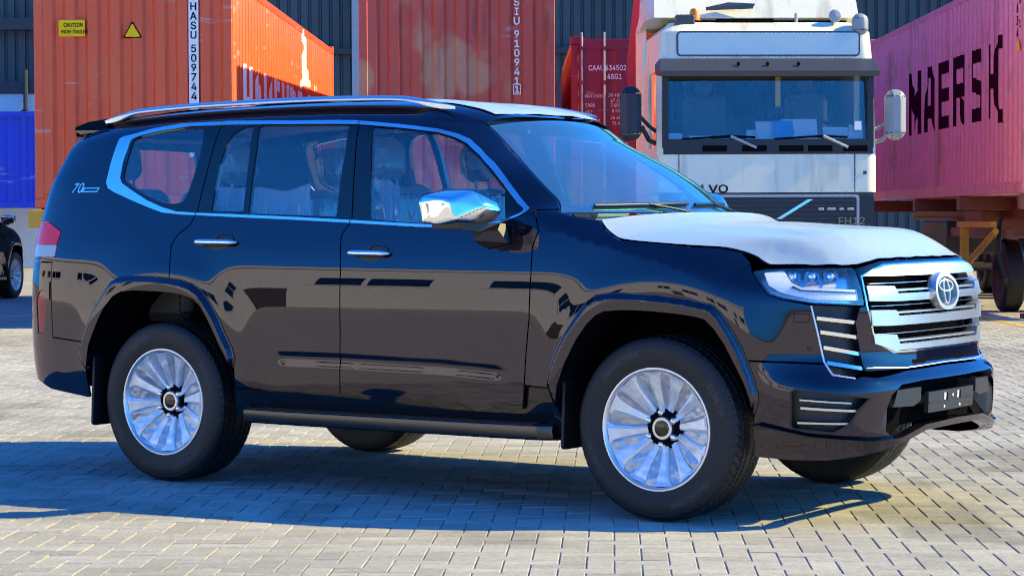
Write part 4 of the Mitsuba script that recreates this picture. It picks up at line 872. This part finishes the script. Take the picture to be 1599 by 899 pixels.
SURR = sym([(0, 1.122), (.30, 1.121), (.464, 1.118), (.55, 1.106), (.640, 1.089), (.634, 1.02), (.622, .930), (.650, .928), (.672, .86), (.655, .76), (.640, .662), (.381, .660), (0, .667)])
car('grille_surround', panel(SURR.difference(OPEN), .004, .08), 'm_paint', label='dark body frame round the grille')
gr = car('grille', panel(OPEN.buffer(.004), -.07, 0), 'm_dark', label='dark grille mesh behind the chrome bars')
car('grille_edge', panel(OPEN.difference(OPEN.buffer(-.008)), .006, .03), 'm_chrome', gr)
def gbar(pts, off, depth, mt='m_bar', nm='grille_bar'):
    return car(nm, panel(sym(pts), off, depth, du=.04, dv=.012), mt, gr)
gbar([(0, 1.105), (.30, 1.104), (.455, 1.100), (.53, 1.083), (.612, 1.060), (.49, 1.057), (.25, 1.055), (0, 1.055)], .010, .05)
for c0, c1, blk0, blk1 in ((.981, .949, 1.016, .953), (.886, .847, .914, .850), (.767, .741, .810, .752)):
    gbar([(0, c0), (.418, c0), (.442, blk0-.002), (.612-.25*(1.0-blk0)*.5, blk0+.001), (.606-.25*(1.0-blk0)*.5, blk1 if c1 > .8 else blk1+.022), (.45, blk1-.004 if c1 > .8 else c1-.004), (.41, c1), (0, c1)], .016, .05)
    gbar([(0, c0+.019), (.43, c0+.018), (.43, c0+.010), (0, c0+.011)], .006, .04, 'm_rail', 'grille_rib')
    gbar([(0, c0+.047), (.585, c0+.046), (.585, c0+.0435), (0, c0+.0445)], -.004, .03, 'm_silver', 'grille_blade')
# badge: an oval ring with two crossed ovals inside
def oval(c, rx, ry, w):
    e = shapely.affinity.scale(Point(0, 0).buffer(1, quad_segs=20), rx, ry); i = shapely.affinity.scale(Point(0, 0).buffer(1, quad_segs=20), rx-w, ry-w)
    return shapely.affinity.translate(e.difference(i), *c)
disc = shapely.affinity.translate(shapely.affinity.scale(Point(0, 0).buffer(1, quad_segs=20), .118, .076), 0, .981)
em = car('nose_emblem', panel(disc, .030, .03, du=.02, dv=.012), 'm_emblem', label='oval chrome emblem with crossed ovals on a blue ground')
car('emblem_ring', panel(oval((0, .981), .126, .082, .018), .040, .04, du=.02, dv=.012), 'm_silver_bright', em)
for o in (oval((0, .981), .034, .058, .008), oval((0, 1.006), .078, .028, .008)): car('emblem_oval', panel(o, .037, .008, du=.02, dv=.012), 'm_silver_bright', em)
# upper bumper corner with the slatted vent
UB = Polygon([(1.139, 1.108), (1.184, 1.066), (1.236, 1.002), (1.299, .939), (1.35, .9), (1.2, .45), (1.09, .52), (1.125, .710), (.971, .705), (.811, .699), (.838, .823), (.866, .938), (.99, .962), (1.043, .981), (1.075, 1.015), (1.128, 1.08)]).buffer(0)
WASH = sbox(.874, .870, .935, .903)
UB = UB.difference(unary_union([FA.buffer(.002), HL.buffer(.003), WASH.buffer(.0022)]))
ub = both('bumper_corner', panel(UB), 'm_paint')
both('washer_cover', panel(WASH.intersection(UB.envelope), .001, .01), 'm_paint', ub)
both('parking_sensor', panel(Point(.874, .757).buffer(.011), .003, .006, du=.01, dv=.01), 'm_trim', ub)
VENT = Polygon([(.860, .936), (.833, .823), (.806, .704), (.780, .655), (.699, .640), (.645, .652), (.658, .76), (.675, .86), (.655, .926)]).buffer(0)
ve = both('bumper_vent', panel(VENT.buffer(.003), -.045, 0), 'm_trim')
both('vent_edge', panel(Polygon([(.862, .938), (.835, .823), (.808, .702), (.781, .653), (.699, .638), (.699, .632), (.787, .647), (.816, .702), (.842, .823), (.869, .938)]).buffer(0), .004, .05), 'm_rail', ve)
for a, b in (((.841, .893), (.668, .872)), ((.826, .835), (.654, .809)), ((.812, .770), (.644, .739)), ((.799, .706), (.641, .679))):
    both('vent_slat', panel(Polygon([a, b, (b[0], b[1]-.006), (b[0]+.01, b[1]-.014), (a[0], a[1]-.016)]), -.004, .03), 'm_chrome', ve)
# lower bumper
PK = soft(Polygon([(.953, .582), (.936, .594), (.816, .580), (.640, .556), (.690, .504), (.726, .440), (.784, .405), (.942, .420), (.954, .437)]), .008)
OPN = sym([(0, .607), (.293, .607), (.474, .599), (.542, .56), (.586, .471), (.596, .423), (.532, .385), (.497, .370), (.312, .414), (0, .422)])
LB = sym([(0, .655), (.38, .650), (.60, .632), (.667, .640), (.699, .630), (.780, .646), (.808, .691), (.971, .697), (1.125, .702), (1.2, .6), (1.105, .46), (1.107, .437), (.879, .391), (.788, .383), (.635, .368), (.497, .374), (.311, .416), (0, .424)])
LB = LB.difference(unary_union([OPN, PK, shapely.affinity.scale(PK, -1, 1, origin=(0, 0)), FA.buffer(.002), shapely.affinity.scale(FA.buffer(.002), -1, 1, origin=(0, 0))]))
lb = car('front_bumper', panel(LB, 0, .05, dv=.012), 'm_paint')
both('fog_lamp_pocket', panel(PK.buffer(.002), -.055, 0), 'm_trim', (lb, lb))
both('pocket_edge', panel(PK.difference(PK.buffer(-.007)), -.002, .055), 'm_trim', (lb, lb))
for a, b, h in (((.911, .516), (.700, .504), .010), ((.924, .452), (.726, .450), .008), ((.90, .418), (.78, .412), .006), ((.915, .548), (.72, .535), .006)):
    both('fog_lamp_slat', panel(Polygon([a, b, (b[0], b[1]-h), (a[0], a[1]-h)]), -.012, .03), 'm_silver', (lb, lb))
LIP = sym([(0, .422), (.311, .414), (.497, .371), (.635, .365), (.788, .380), (.879, .388), (1.107, .434), (1.2, .40), (1.109, .298), (.951, .289), (.804, .291), (.667, .312), (.492, .350), (.296, .394), (0, .398)])
car('bumper_lip', panel(LIP.difference(unary_union([FA.buffer(.002), shapely.affinity.scale(FA.buffer(.002), -1, 1, origin=(0, 0))])), .022, .06, dv=.012), 'm_paint', lb)
car('lip_edge', panel(sym([(0, .428), (.311, .420), (.497, .377), (.635, .371), (.788, .386), (.879, .394), (1.09, .436), (1.09, .428), (.879, .382), (.788, .374), (.635, .359), (.497, .365), (.311, .408), (0, .416)]), .027, .05), 'm_gloss_black', lb)
car('lower_opening', panel(OPN.buffer(.004), -.10, 0), 'm_dark', lb)
both('opening_beam', panel(Polygon([(.49, .575), (.30, .578), (.30, .520), (.36, .500), (.52, .505)]), -.012, .09), 'm_grey_plastic', (lb, lb))
both('opening_side', panel(Polygon([(.540, .560), (.585, .471), (.595, .425), (.545, .392), (.50, .47), (.505, .55)]), lambda t, v: -.004-1.2*np.clip(.56-t, 0, 1), .05), 'm_grey_plastic', (lb, lb))
pl = car('number_plate_holder', panel(sbox(-.245, .462, .245, .552), -.004, .02), 'm_grey_plastic')
car('holder_ridge', panel(sbox(-.243, .503, .243, .507), .001, .005), 'm_grey_plastic', pl)
for t0 in (.072, -.072):
    car('holder_slot', panel(sbox(t0-.022, .505, t0+.004, .540), -.003, .001), 'm_dark', pl); car('holder_clip', panel(sbox(t0+.004, .510, t0+.020, .540), -.001, .004), 'm_white_lamp', pl)
for t0, v0 in ((.09, .480), (-.08, .478), (0, .525)): car('holder_bolt', panel(Point(t0, v0).buffer(.006), .0, .004, du=.006, dv=.006), 'm_white_lamp', pl)
for t0 in (.25, -.19): car('surround_slot', panel(sbox(t0-.06, .676, t0+.06, .694), .0055, .001), 'm_dark')
car('surround_line', panel(sym([(0, .672), (.38, .667), (.63, .676), (.63, .672), (.38, .662), (0, .667)]), .010, .01), 'm_rail')
# ---- door mirrors
hs = hull([(.41, -1.235, 1.285), (.39, -1.235, 1.385), (.42, -1.225, 1.425), (.56, -1.21, 1.41), (.58, -1.20, 1.305), (.47, -1.225, 1.275),
           (.45, -1.10, 1.465), (.60, -1.09, 1.455), (.66, -1.08, 1.37), (.63, -1.08, 1.285), (.49, -.985, 1.295), (.47, -.985, 1.415), (.52, -.985, 1.425), (.66, -.99, 1.39), (.68, -.985, 1.34), (.64, -.985, 1.295)])
hs = hs.subdivide_to_size(.02); hs.merge_vertices(); trimesh.smoothing.filter_laplacian(hs, iterations=14); hs.vertices = np.stack([hs.vertices[:, 0]-.015, -1.1+(hs.vertices[:, 1]+1.1)*1.0+.012, 1.232+(hs.vertices[:, 2]-1.285)*.86], -1)
mi_ = both('door_mirror', hs, 'm_chrome', fd, True, label='chrome door mirror with a strip of indicator glass')
low = hull([(.42, -1.19, 1.290), (.42, -1.19, 1.265), (.55, -1.17, 1.290), (.55, -1.17, 1.265), (.47, -.982, 1.29), (.48, -.98, 1.258), (.65, -.982, 1.29), (.63, -.98, 1.255), (.60, -1.08, 1.25)])
both('mirror_underside', low, 'm_trim', fd, 30)
both('mirror_indicator', tube([(.535, -1.17, 1.325), (.598, -1.085, 1.327), (.63, -1.01, 1.325)], .014, 8), 'm_lamp_dark', fd, 50)
armm = hull([(.50, -1.0, 1.29), (.62, -1.0, 1.29), (.64, -.93, 1.285), (.50, -.93, 1.285), (.54, -.945, 1.175), (.66, -.945, 1.20), (.66, -.92, 1.20), (.54, -.92, 1.175), (.53, -1.02, 1.21)])
both('mirror_arm', armm, 'm_grey_plastic', fd, 30)
# ---- wheels
def W2C(x, side): return mov(x, 0, 0) @ (np.diag([1, 1, 1, 1]) if side < 0 else np.diag([1, -1, 1, 1])) @ mov(0, -.822, .400) @ np.array([[1, 0, 0, 0], [0, 0, -1, 0], [0, 1, 0, 0], [0, 0, 0, 1.]])
prof = [(.262, -.118), (.275, -.124), (.300, -.132), (.335, -.134), (.362, -.130), (.384, -.122), (.3935, -.112)]
zz = []
for z0, z1 in ((-.112, -.069), (-.060, -.030), (-.021, .021), (.030, .060), (.069, .112)):
    zz += [(z0, 0), (z0+.002, 0), ((z0+z1)/2, 0), (z1-.002, 0), (z1, 0)]
    if z1 < .1: zz += [(z1+.001, 1), (z1+.008, 1)]
crown = lambda z: .400-.0075*(abs(z)/.112)**3
prof += [(crown(z)-.009*g, z) for z, g in zz[1:-1]]
prof += [(.3935, .112), (.384, .122), (.374, .1265), (.372, .1255), (.362, .130), (.345, .1335), (.335, .134), (.322, .1335), (.305, .132), (.302, .1305), (.290, .129), (.275, .124), (.266, .121), (.262, .116)]
prof = np.array(prof); NA = 480
ang = np.linspace(0, 2*np.pi, NA, endpoint=False)
R = np.repeat(prof[None, :, 0], NA, 0); Zp = prof[:, 1]
for j, z in enumerate(Zp):
    if prof[j, 0] > .3925:
        rib = np.digitize(z, [-.065, -.025, .025, .065])
        ph = (np.arange(NA)+rib*3+int(z*260)) % 8
        dep = {0: .007, 4: .007, 1: .0045, 3: .0045, 2: .003}[rib]
        R[:, j] -= np.where(ph == 0, dep, 0)
    elif .380 < prof[j, 0] <= .394:
        R[:, j] -= np.where((np.arange(NA)+(0 if z < 0 else 3)) % 8 == 0, .005, 0)
v = np.stack([R*np.cos(ang)[:, None], R*np.sin(ang)[:, None], np.broadcast_to(Zp, R.shape)], -1).reshape(-1, 3)
m_ = len(prof); idx = np.arange(NA*m_).reshape(NA, m_); nx = np.roll(idx, -1, 0)
f = np.vstack([np.stack([idx[:, :-1].ravel(), nx[:, :-1].ravel(), nx[:, 1:].ravel()], 1), np.stack([idx[:, :-1].ravel(), nx[:, 1:].ravel(), idx[:, 1:].ravel()], 1)])
TYRE = trimesh.Trimesh(v, f, process=False)
def arc_text(s, r, deg, h):
    m = meshkit.text_mesh(s, h, .0016, True); m = m.subdivide_to_size(.012); q = m.vertices.copy(); w = q[:, 0].max()
    a = math.radians(deg)-(q[:, 0]-w/2)/r; rr = r-h/2+q[:, 1]
    zt = np.interp(rr, [.29, .302, .322, .335, .345, .362], [.129, .131, .1335, .134, .1335, .130])
    m.vertices = np.stack([rr*np.cos(a), rr*np.sin(a), zt-.0004+q[:, 2]], -1); return m
LETTERS = [arc_text('GRANDTREK', .333, 122, .026), arc_text('DUNLOP', .333, 25, .026), arc_text('GRANDTREK', .333, 302, .026), arc_text('DUNLOP', .333, 205, .026)]
BARREL = lathe([(.262, .113), (.2685, .121), (.266, .127), (.260, .127), (.252, .120), (.245, .100), (.238, .06), (.225, 0), (.222, -.08), (.250, -.112), (.262, -.116)], 96)
def blade(a0, rs, zr, hw, ridge, depth, skew=0.):
    """A radial bar of the rim with a ridged face and sides that go down by depth."""
    rows = []
    for r, z, h in zip(rs, zr, np.radians(hw)):
        for aa, d in zip((-h, -h, h*skew, h, h), (-depth, 0, ridge, 0, -depth)):
            rows.append([r*math.cos(a0+aa), r*math.sin(a0+aa), z+d])
    v = np.array(rows); f = []
    for i in range(len(rs)-1):
        for j in range(4):
            a, b, c, d = i*5+j, i*5+j+1, (i+1)*5+j+1, (i+1)*5+j
            f += [[a, d, c], [a, c, b]]
    return trimesh.Trimesh(v, f, process=False)
def spoke(k): return blade(math.radians(30*k+6), [.080, .12, .16, .20, .232, .249], [.051, .064, .080, .095, .104, .112], [9.5, 8.0, 7.2, 7.4, 8.4, 11], .005, .05, .5 if k % 2 else -.5)
def insert(k): return blade(math.radians(30*k+21), [.084, .115, .16, .21, .252], [.044, .055, .072, .091, .104], [14, 13.5, 12.5, 12, 12], -.010 if k % 2 else .008, .02, .6 if k % 2 else -.3)
RING = lathe([(.090, .040), (.086, .050), (.060, .0535), (.052, .054)], 48)
HUB = lathe([(.053, .050), (.050, .066), (.049, .070), (.046, .073), (.036, .073), (.034, .068), (.0001, .068)], 48)
CAP = lathe([(.034, .066), (.033, .0715), (.024, .074), (.0001, .0745)], 32)
def nut(k):
    a = math.radians(60*k+30)
    m = trimesh.creation.cylinder(.0135, .036, sections=6); c = trimesh.creation.icosphere(2, .013); c.apply_scale([1, 1, .6]); c.apply_translation([0, 0, .015])
    m = cat(m, c); m.apply_translation([.070*math.cos(a), .070*math.sin(a), .066]); return m
def dish(k):
    a = math.radians(60*k+30); m = trimesh.creation.cylinder(.022, .004, sections=20); m.apply_translation([.070*math.cos(a), .070*math.sin(a), .0555]); return m
DISC = lathe([(.06, .0), (.165, .0), (.168, -.012), (.168, -.026), (.06, -.03)], 48)
SPOKES = [spoke(k) for k in range(12)]; INSERTS = [insert(k) for k in range(12)]
def wheel(x, side, full=True):
    w = numbered(SUV+'__wheel'); M = W2C(x, side)
    def add(nm, m, mt, sm=30): 
        m = xf_mesh(m, M)
        if side > 0 and m.faces is not None: m.invert()
        CARPARTS.append(put(w, nm, m, mt, sm, M_CAR))
    t_ = TYRE.copy(); t_.apply_transform(M); t_.vertices[:, 2] = np.maximum(t_.vertices[:, 2], .0035)
    if side > 0: t_.invert()
    CARPARTS.append(put(w, 'tyre', t_, 'm_rubber', 32, M_CAR))
    add('rim', BARREL, 'm_silver_bright', 40); add('brake_disc', DISC, 'm_disc')
    if not full: add('spokes', cat(*SPOKES, *INSERTS), 'm_silver', 12); return
    for s in LETTERS: add('tyre_lettering', s, 'm_rubber_worn', False)
    for s in SPOKES: add('spoke', s, 'm_wheel_face', 12)
    for s in INSERTS: add('spoke_insert', s, 'm_insert', 12)
    add('hub_ring', RING, 'm_dark', 30)
    add('hub', HUB, 'm_silver', 30); add('centre_cap', CAP, 'm_gloss_black', 30)
    for k in range(6): add('wheel_nut', nut(k), 'm_chrome', 30)
mat('m_insert', {'type': 'bumpmap', 'tex': proc(lambda p, n, uv: fbm(p.x*24, p.y*19+p.z*4, p.z*27, octaves=2), eps=2e-3), 'scale': .010, 'bsdf': two({'type': 'principled', 'base_color': rgb(.50, .50, .51), 'metallic': .6, 'roughness': .34, 'specular': .5})})
mat('m_rubber_worn', rough((.040, .040, .042), .35, 1.45))
mat('m_emblem', two({'type': 'plastic', 'diffuse_reflectance': rgb(.015, .05, .09), 'int_ior': 1.6}))
mat('m_clear_film', {'type': 'blendbsdf', 'weight': .035, 'a': {'type': 'thindielectric', 'int_ior': 1.5}, 'b': two({'type': 'diffuse', 'reflectance': rgb(.7, .72, .75)})})
wheel(1.425, -1); wheel(-1.425, -1); wheel(1.425, 1, False); wheel(-1.425, 1, False)
# ---- under the body, and the cabin
car('underbody', cat(bx(-2.35, 2.05, -.55, .55, .42, .60), bx(-.95, .92, -.90, .90, .40, .52), bx(-2.45, -1.93, -.80, .80, .48, .62), bx(1.90, 2.15, -.72, .72, .45, .62)), 'm_dark', smooth=False)
car('axle', cat(tube([(-1.425, -.7, .40), (-1.425, .7, .40)], .05, 12), tube([(1.425, -.7, .40), (1.425, .7, .40)], .045, 12)), 'm_dark')
inn = Polygon([(2.0, .50), (2.0, 1.24), (5.5, 1.28), (5.5, .62), (TEND-.1, .62), (TEND-.1, 1.0), (5.5, 1.28), (2.0, 1.24)]).buffer(0)
both('inner_panel', panel(Polygon([(2.25, .50), (2.25, 1.22), (2.6, 1.245), (5.60, 1.30), (5.60, .56), (3.95, .50)]).difference(unary_union([RA.buffer(.03), FA.buffer(.02)])), -.045, 0), 'm_dark')
car('floor', cat(bx(-2.40, .95, -.50, .50, .60, .66), bx(-.88, .80, -.84, .84, .605, .665)), 'm_interior', smooth=False)
car('dashboard', hull([(.98, -.80, 1.27), (.98, .80, 1.27), (.55, -.78, 1.22), (.55, .78, 1.22), (.45, -.78, 1.12), (.45, .78, 1.12), (.60, -.78, .70), (.60, .78, .70), (1.0, -.78, .7), (1.0, .78, .7)]), 'm_trim', smooth=20)
car('paper_on_dashboard', hull([(.76, -.36, 1.300), (.80, -.36, 1.375), (.76, -.08, 1.300), (.80, -.08, 1.375), (.765, -.36, 1.300), (.765, -.08, 1.3)]), 'm_paper', smooth=False)
mat('m_paper', matt((.75, .78, .78)))
sw = [(.38+.06*math.sin(a), .40+.185*math.cos(a), 1.14+.18*math.sin(a)) for a in np.linspace(0, 2*np.pi, 32, endpoint=False)]
car('steering_wheel', cat(tube(sw, .016, 8, True), tube([(.385, .22, 1.14), (.385, .58, 1.14)], .02, 8), tube([(.40, .40, 1.12), (.62, .40, 1.08)], .04, 10)), 'm_trim')
def rbox(x0, x1, y0, y1, z0, z1, r):
    m = bx(x0, x1, y0, y1, z0, z1, r).subdivide_to_size(.06); m.merge_vertices(); trimesh.smoothing.filter_taubin(m, iterations=6); return m
def wrinkle(m, a, sd=1):
    m = m.copy(); m.merge_vertices(); n = m.vertex_normals
    m.vertices += n*(a*np.abs(meshkit.noise(m.vertices*[9, 9, 5]+sd, sd)-.5)*2)[:, None]; return m
def seat(x, y, w, top, head=True, covered=True):
    s = numbered(SUV+'__seat')
    mt = 'm_seat_cover' if covered else 'm_seat'
    def add(n_, m): CARPARTS.append(put(s, n_, m, mt, True, M_CAR))
    add('cushion', rbox(x-.28, x+.30, y-w, y+w, .78, 1.00, .05))
    bk = rbox(-.08, .08, y-w, y+w, 0, top-.96, .05); bk.apply_transform(mov(x-.24, 0, .96) @ rot([0, 1, 0], -16))
    bk = bk.subdivide_to_size(.03); add('backrest', wrinkle(bk, .035, 3) if covered else bk)
    if head:
        for yy in ((y,) if w < .35 else (y-.42, y+.42)):
            h = rbox(-.055, .055, yy-.13, yy+.13, 0, .20, .045); h.apply_transform(mov(x-.24-(top-.96)*.29-.005, 0, top+.035) @ rot([0, 1, 0], -8)); add('headrest', wrinkle(h.subdivide_to_size(.025), .02, 5) if covered else h)
            for q in (-.06, .06): add('headrest_post', tube([(x-.24-(top-.96)*.27, yy+q, top-.03), (x-.24-(top-.96)*.29, yy+q, top+.06)], .007, 8))
seat(-.02, -.40, .26, 1.47); seat(-.02, .40, .26, 1.47)
seat(-.98, 0, .68, 1.46)
seat(-1.83, -.36, .28, 1.49, covered=False); seat(-1.83, .36, .28, 1.49, covered=False)

# crinkled clear wrapping hangs over the seats behind the side glass
def drape(x0, x1, z0, z1, y, sd):
    u, w = np.meshgrid(np.linspace(0, 1, 70), np.linspace(0, 1, 26), indexing='ij')
    x = x0+(x1-x0)*u-.10*w; z = z0+(z1-z0)*w
    f_ = meshkit.noise(np.stack([u*(x1-x0)*34+w*1.2, w*2.2, 0*u], -1), sd)
    top = z1-.05*meshkit.noise(np.stack([u*4, 0*u, 0*u], -1), sd+3)
    z = z0+(top-z0)*w
    yy = y+.055*(np.abs(f_-.5)*2)*(1-.5*w)+.10*w**2
    i = np.arange(70*26).reshape(70, 26)
    fc = np.vstack([np.stack([i[:-1, :-1].ravel(), i[1:, :-1].ravel(), i[1:, 1:].ravel()], 1), np.stack([i[:-1, :-1].ravel(), i[1:, 1:].ravel(), i[:-1, 1:].ravel()], 1)])
    return trimesh.Trimesh(np.stack([x, yy, z], -1).reshape(-1, 3), fc, process=False)
for sc_, a in ((SUV+'__seat_002', (-1.28, -.62, 1.12, 1.50, -.74, 4)), (SUV+'__seat', (-.40, -.10, 1.05, 1.50, -.70, 9))):
    CARPARTS.append(put(sc_, 'plastic_wrap', drape(*a), 'm_wrap', True, M_CAR, label='crinkled clear plastic wrapping over the seat'))
# ---- a second dark car, far left in the shade: the outer parts of the same kind of car
SUV2 = thing('parked_suv', 'dark car in the shade at the far left edge, cut off by it', 'car')
M_CAR2 = placed(-9.63, 37.0, 0, 83)
OUTER = ('front_fender', 'front_door', 'rear_door', 'side_frame', 'quarter_window', 'wheel_arch', 'front_wheel_arch', 'rear_wheel_arch', 'sill', 'running_board', 'rear_bumper', 'tailgate', 'tail_light', 'roof', 'windscreen', 'bonnet', 'headlight', 'grille', 'bumper', 'front_bumper', 'door_mirror', 'underbody', 'inner_panel', 'number_plate')
for key in [k for k in CARPARTS]:
    rest = key[len(SUV)+2:]
    if not any(rest.startswith(o) for o in OUTER) and not rest.startswith('wheel'): continue
    if 'film' in rest or 'nut' in rest or 'lettering' in rest or 'pocket' in rest: continue
    new = SUV2+'__'+rest
    scene[new] = {**scene[key], 'to_world': T4(M_CAR2)}
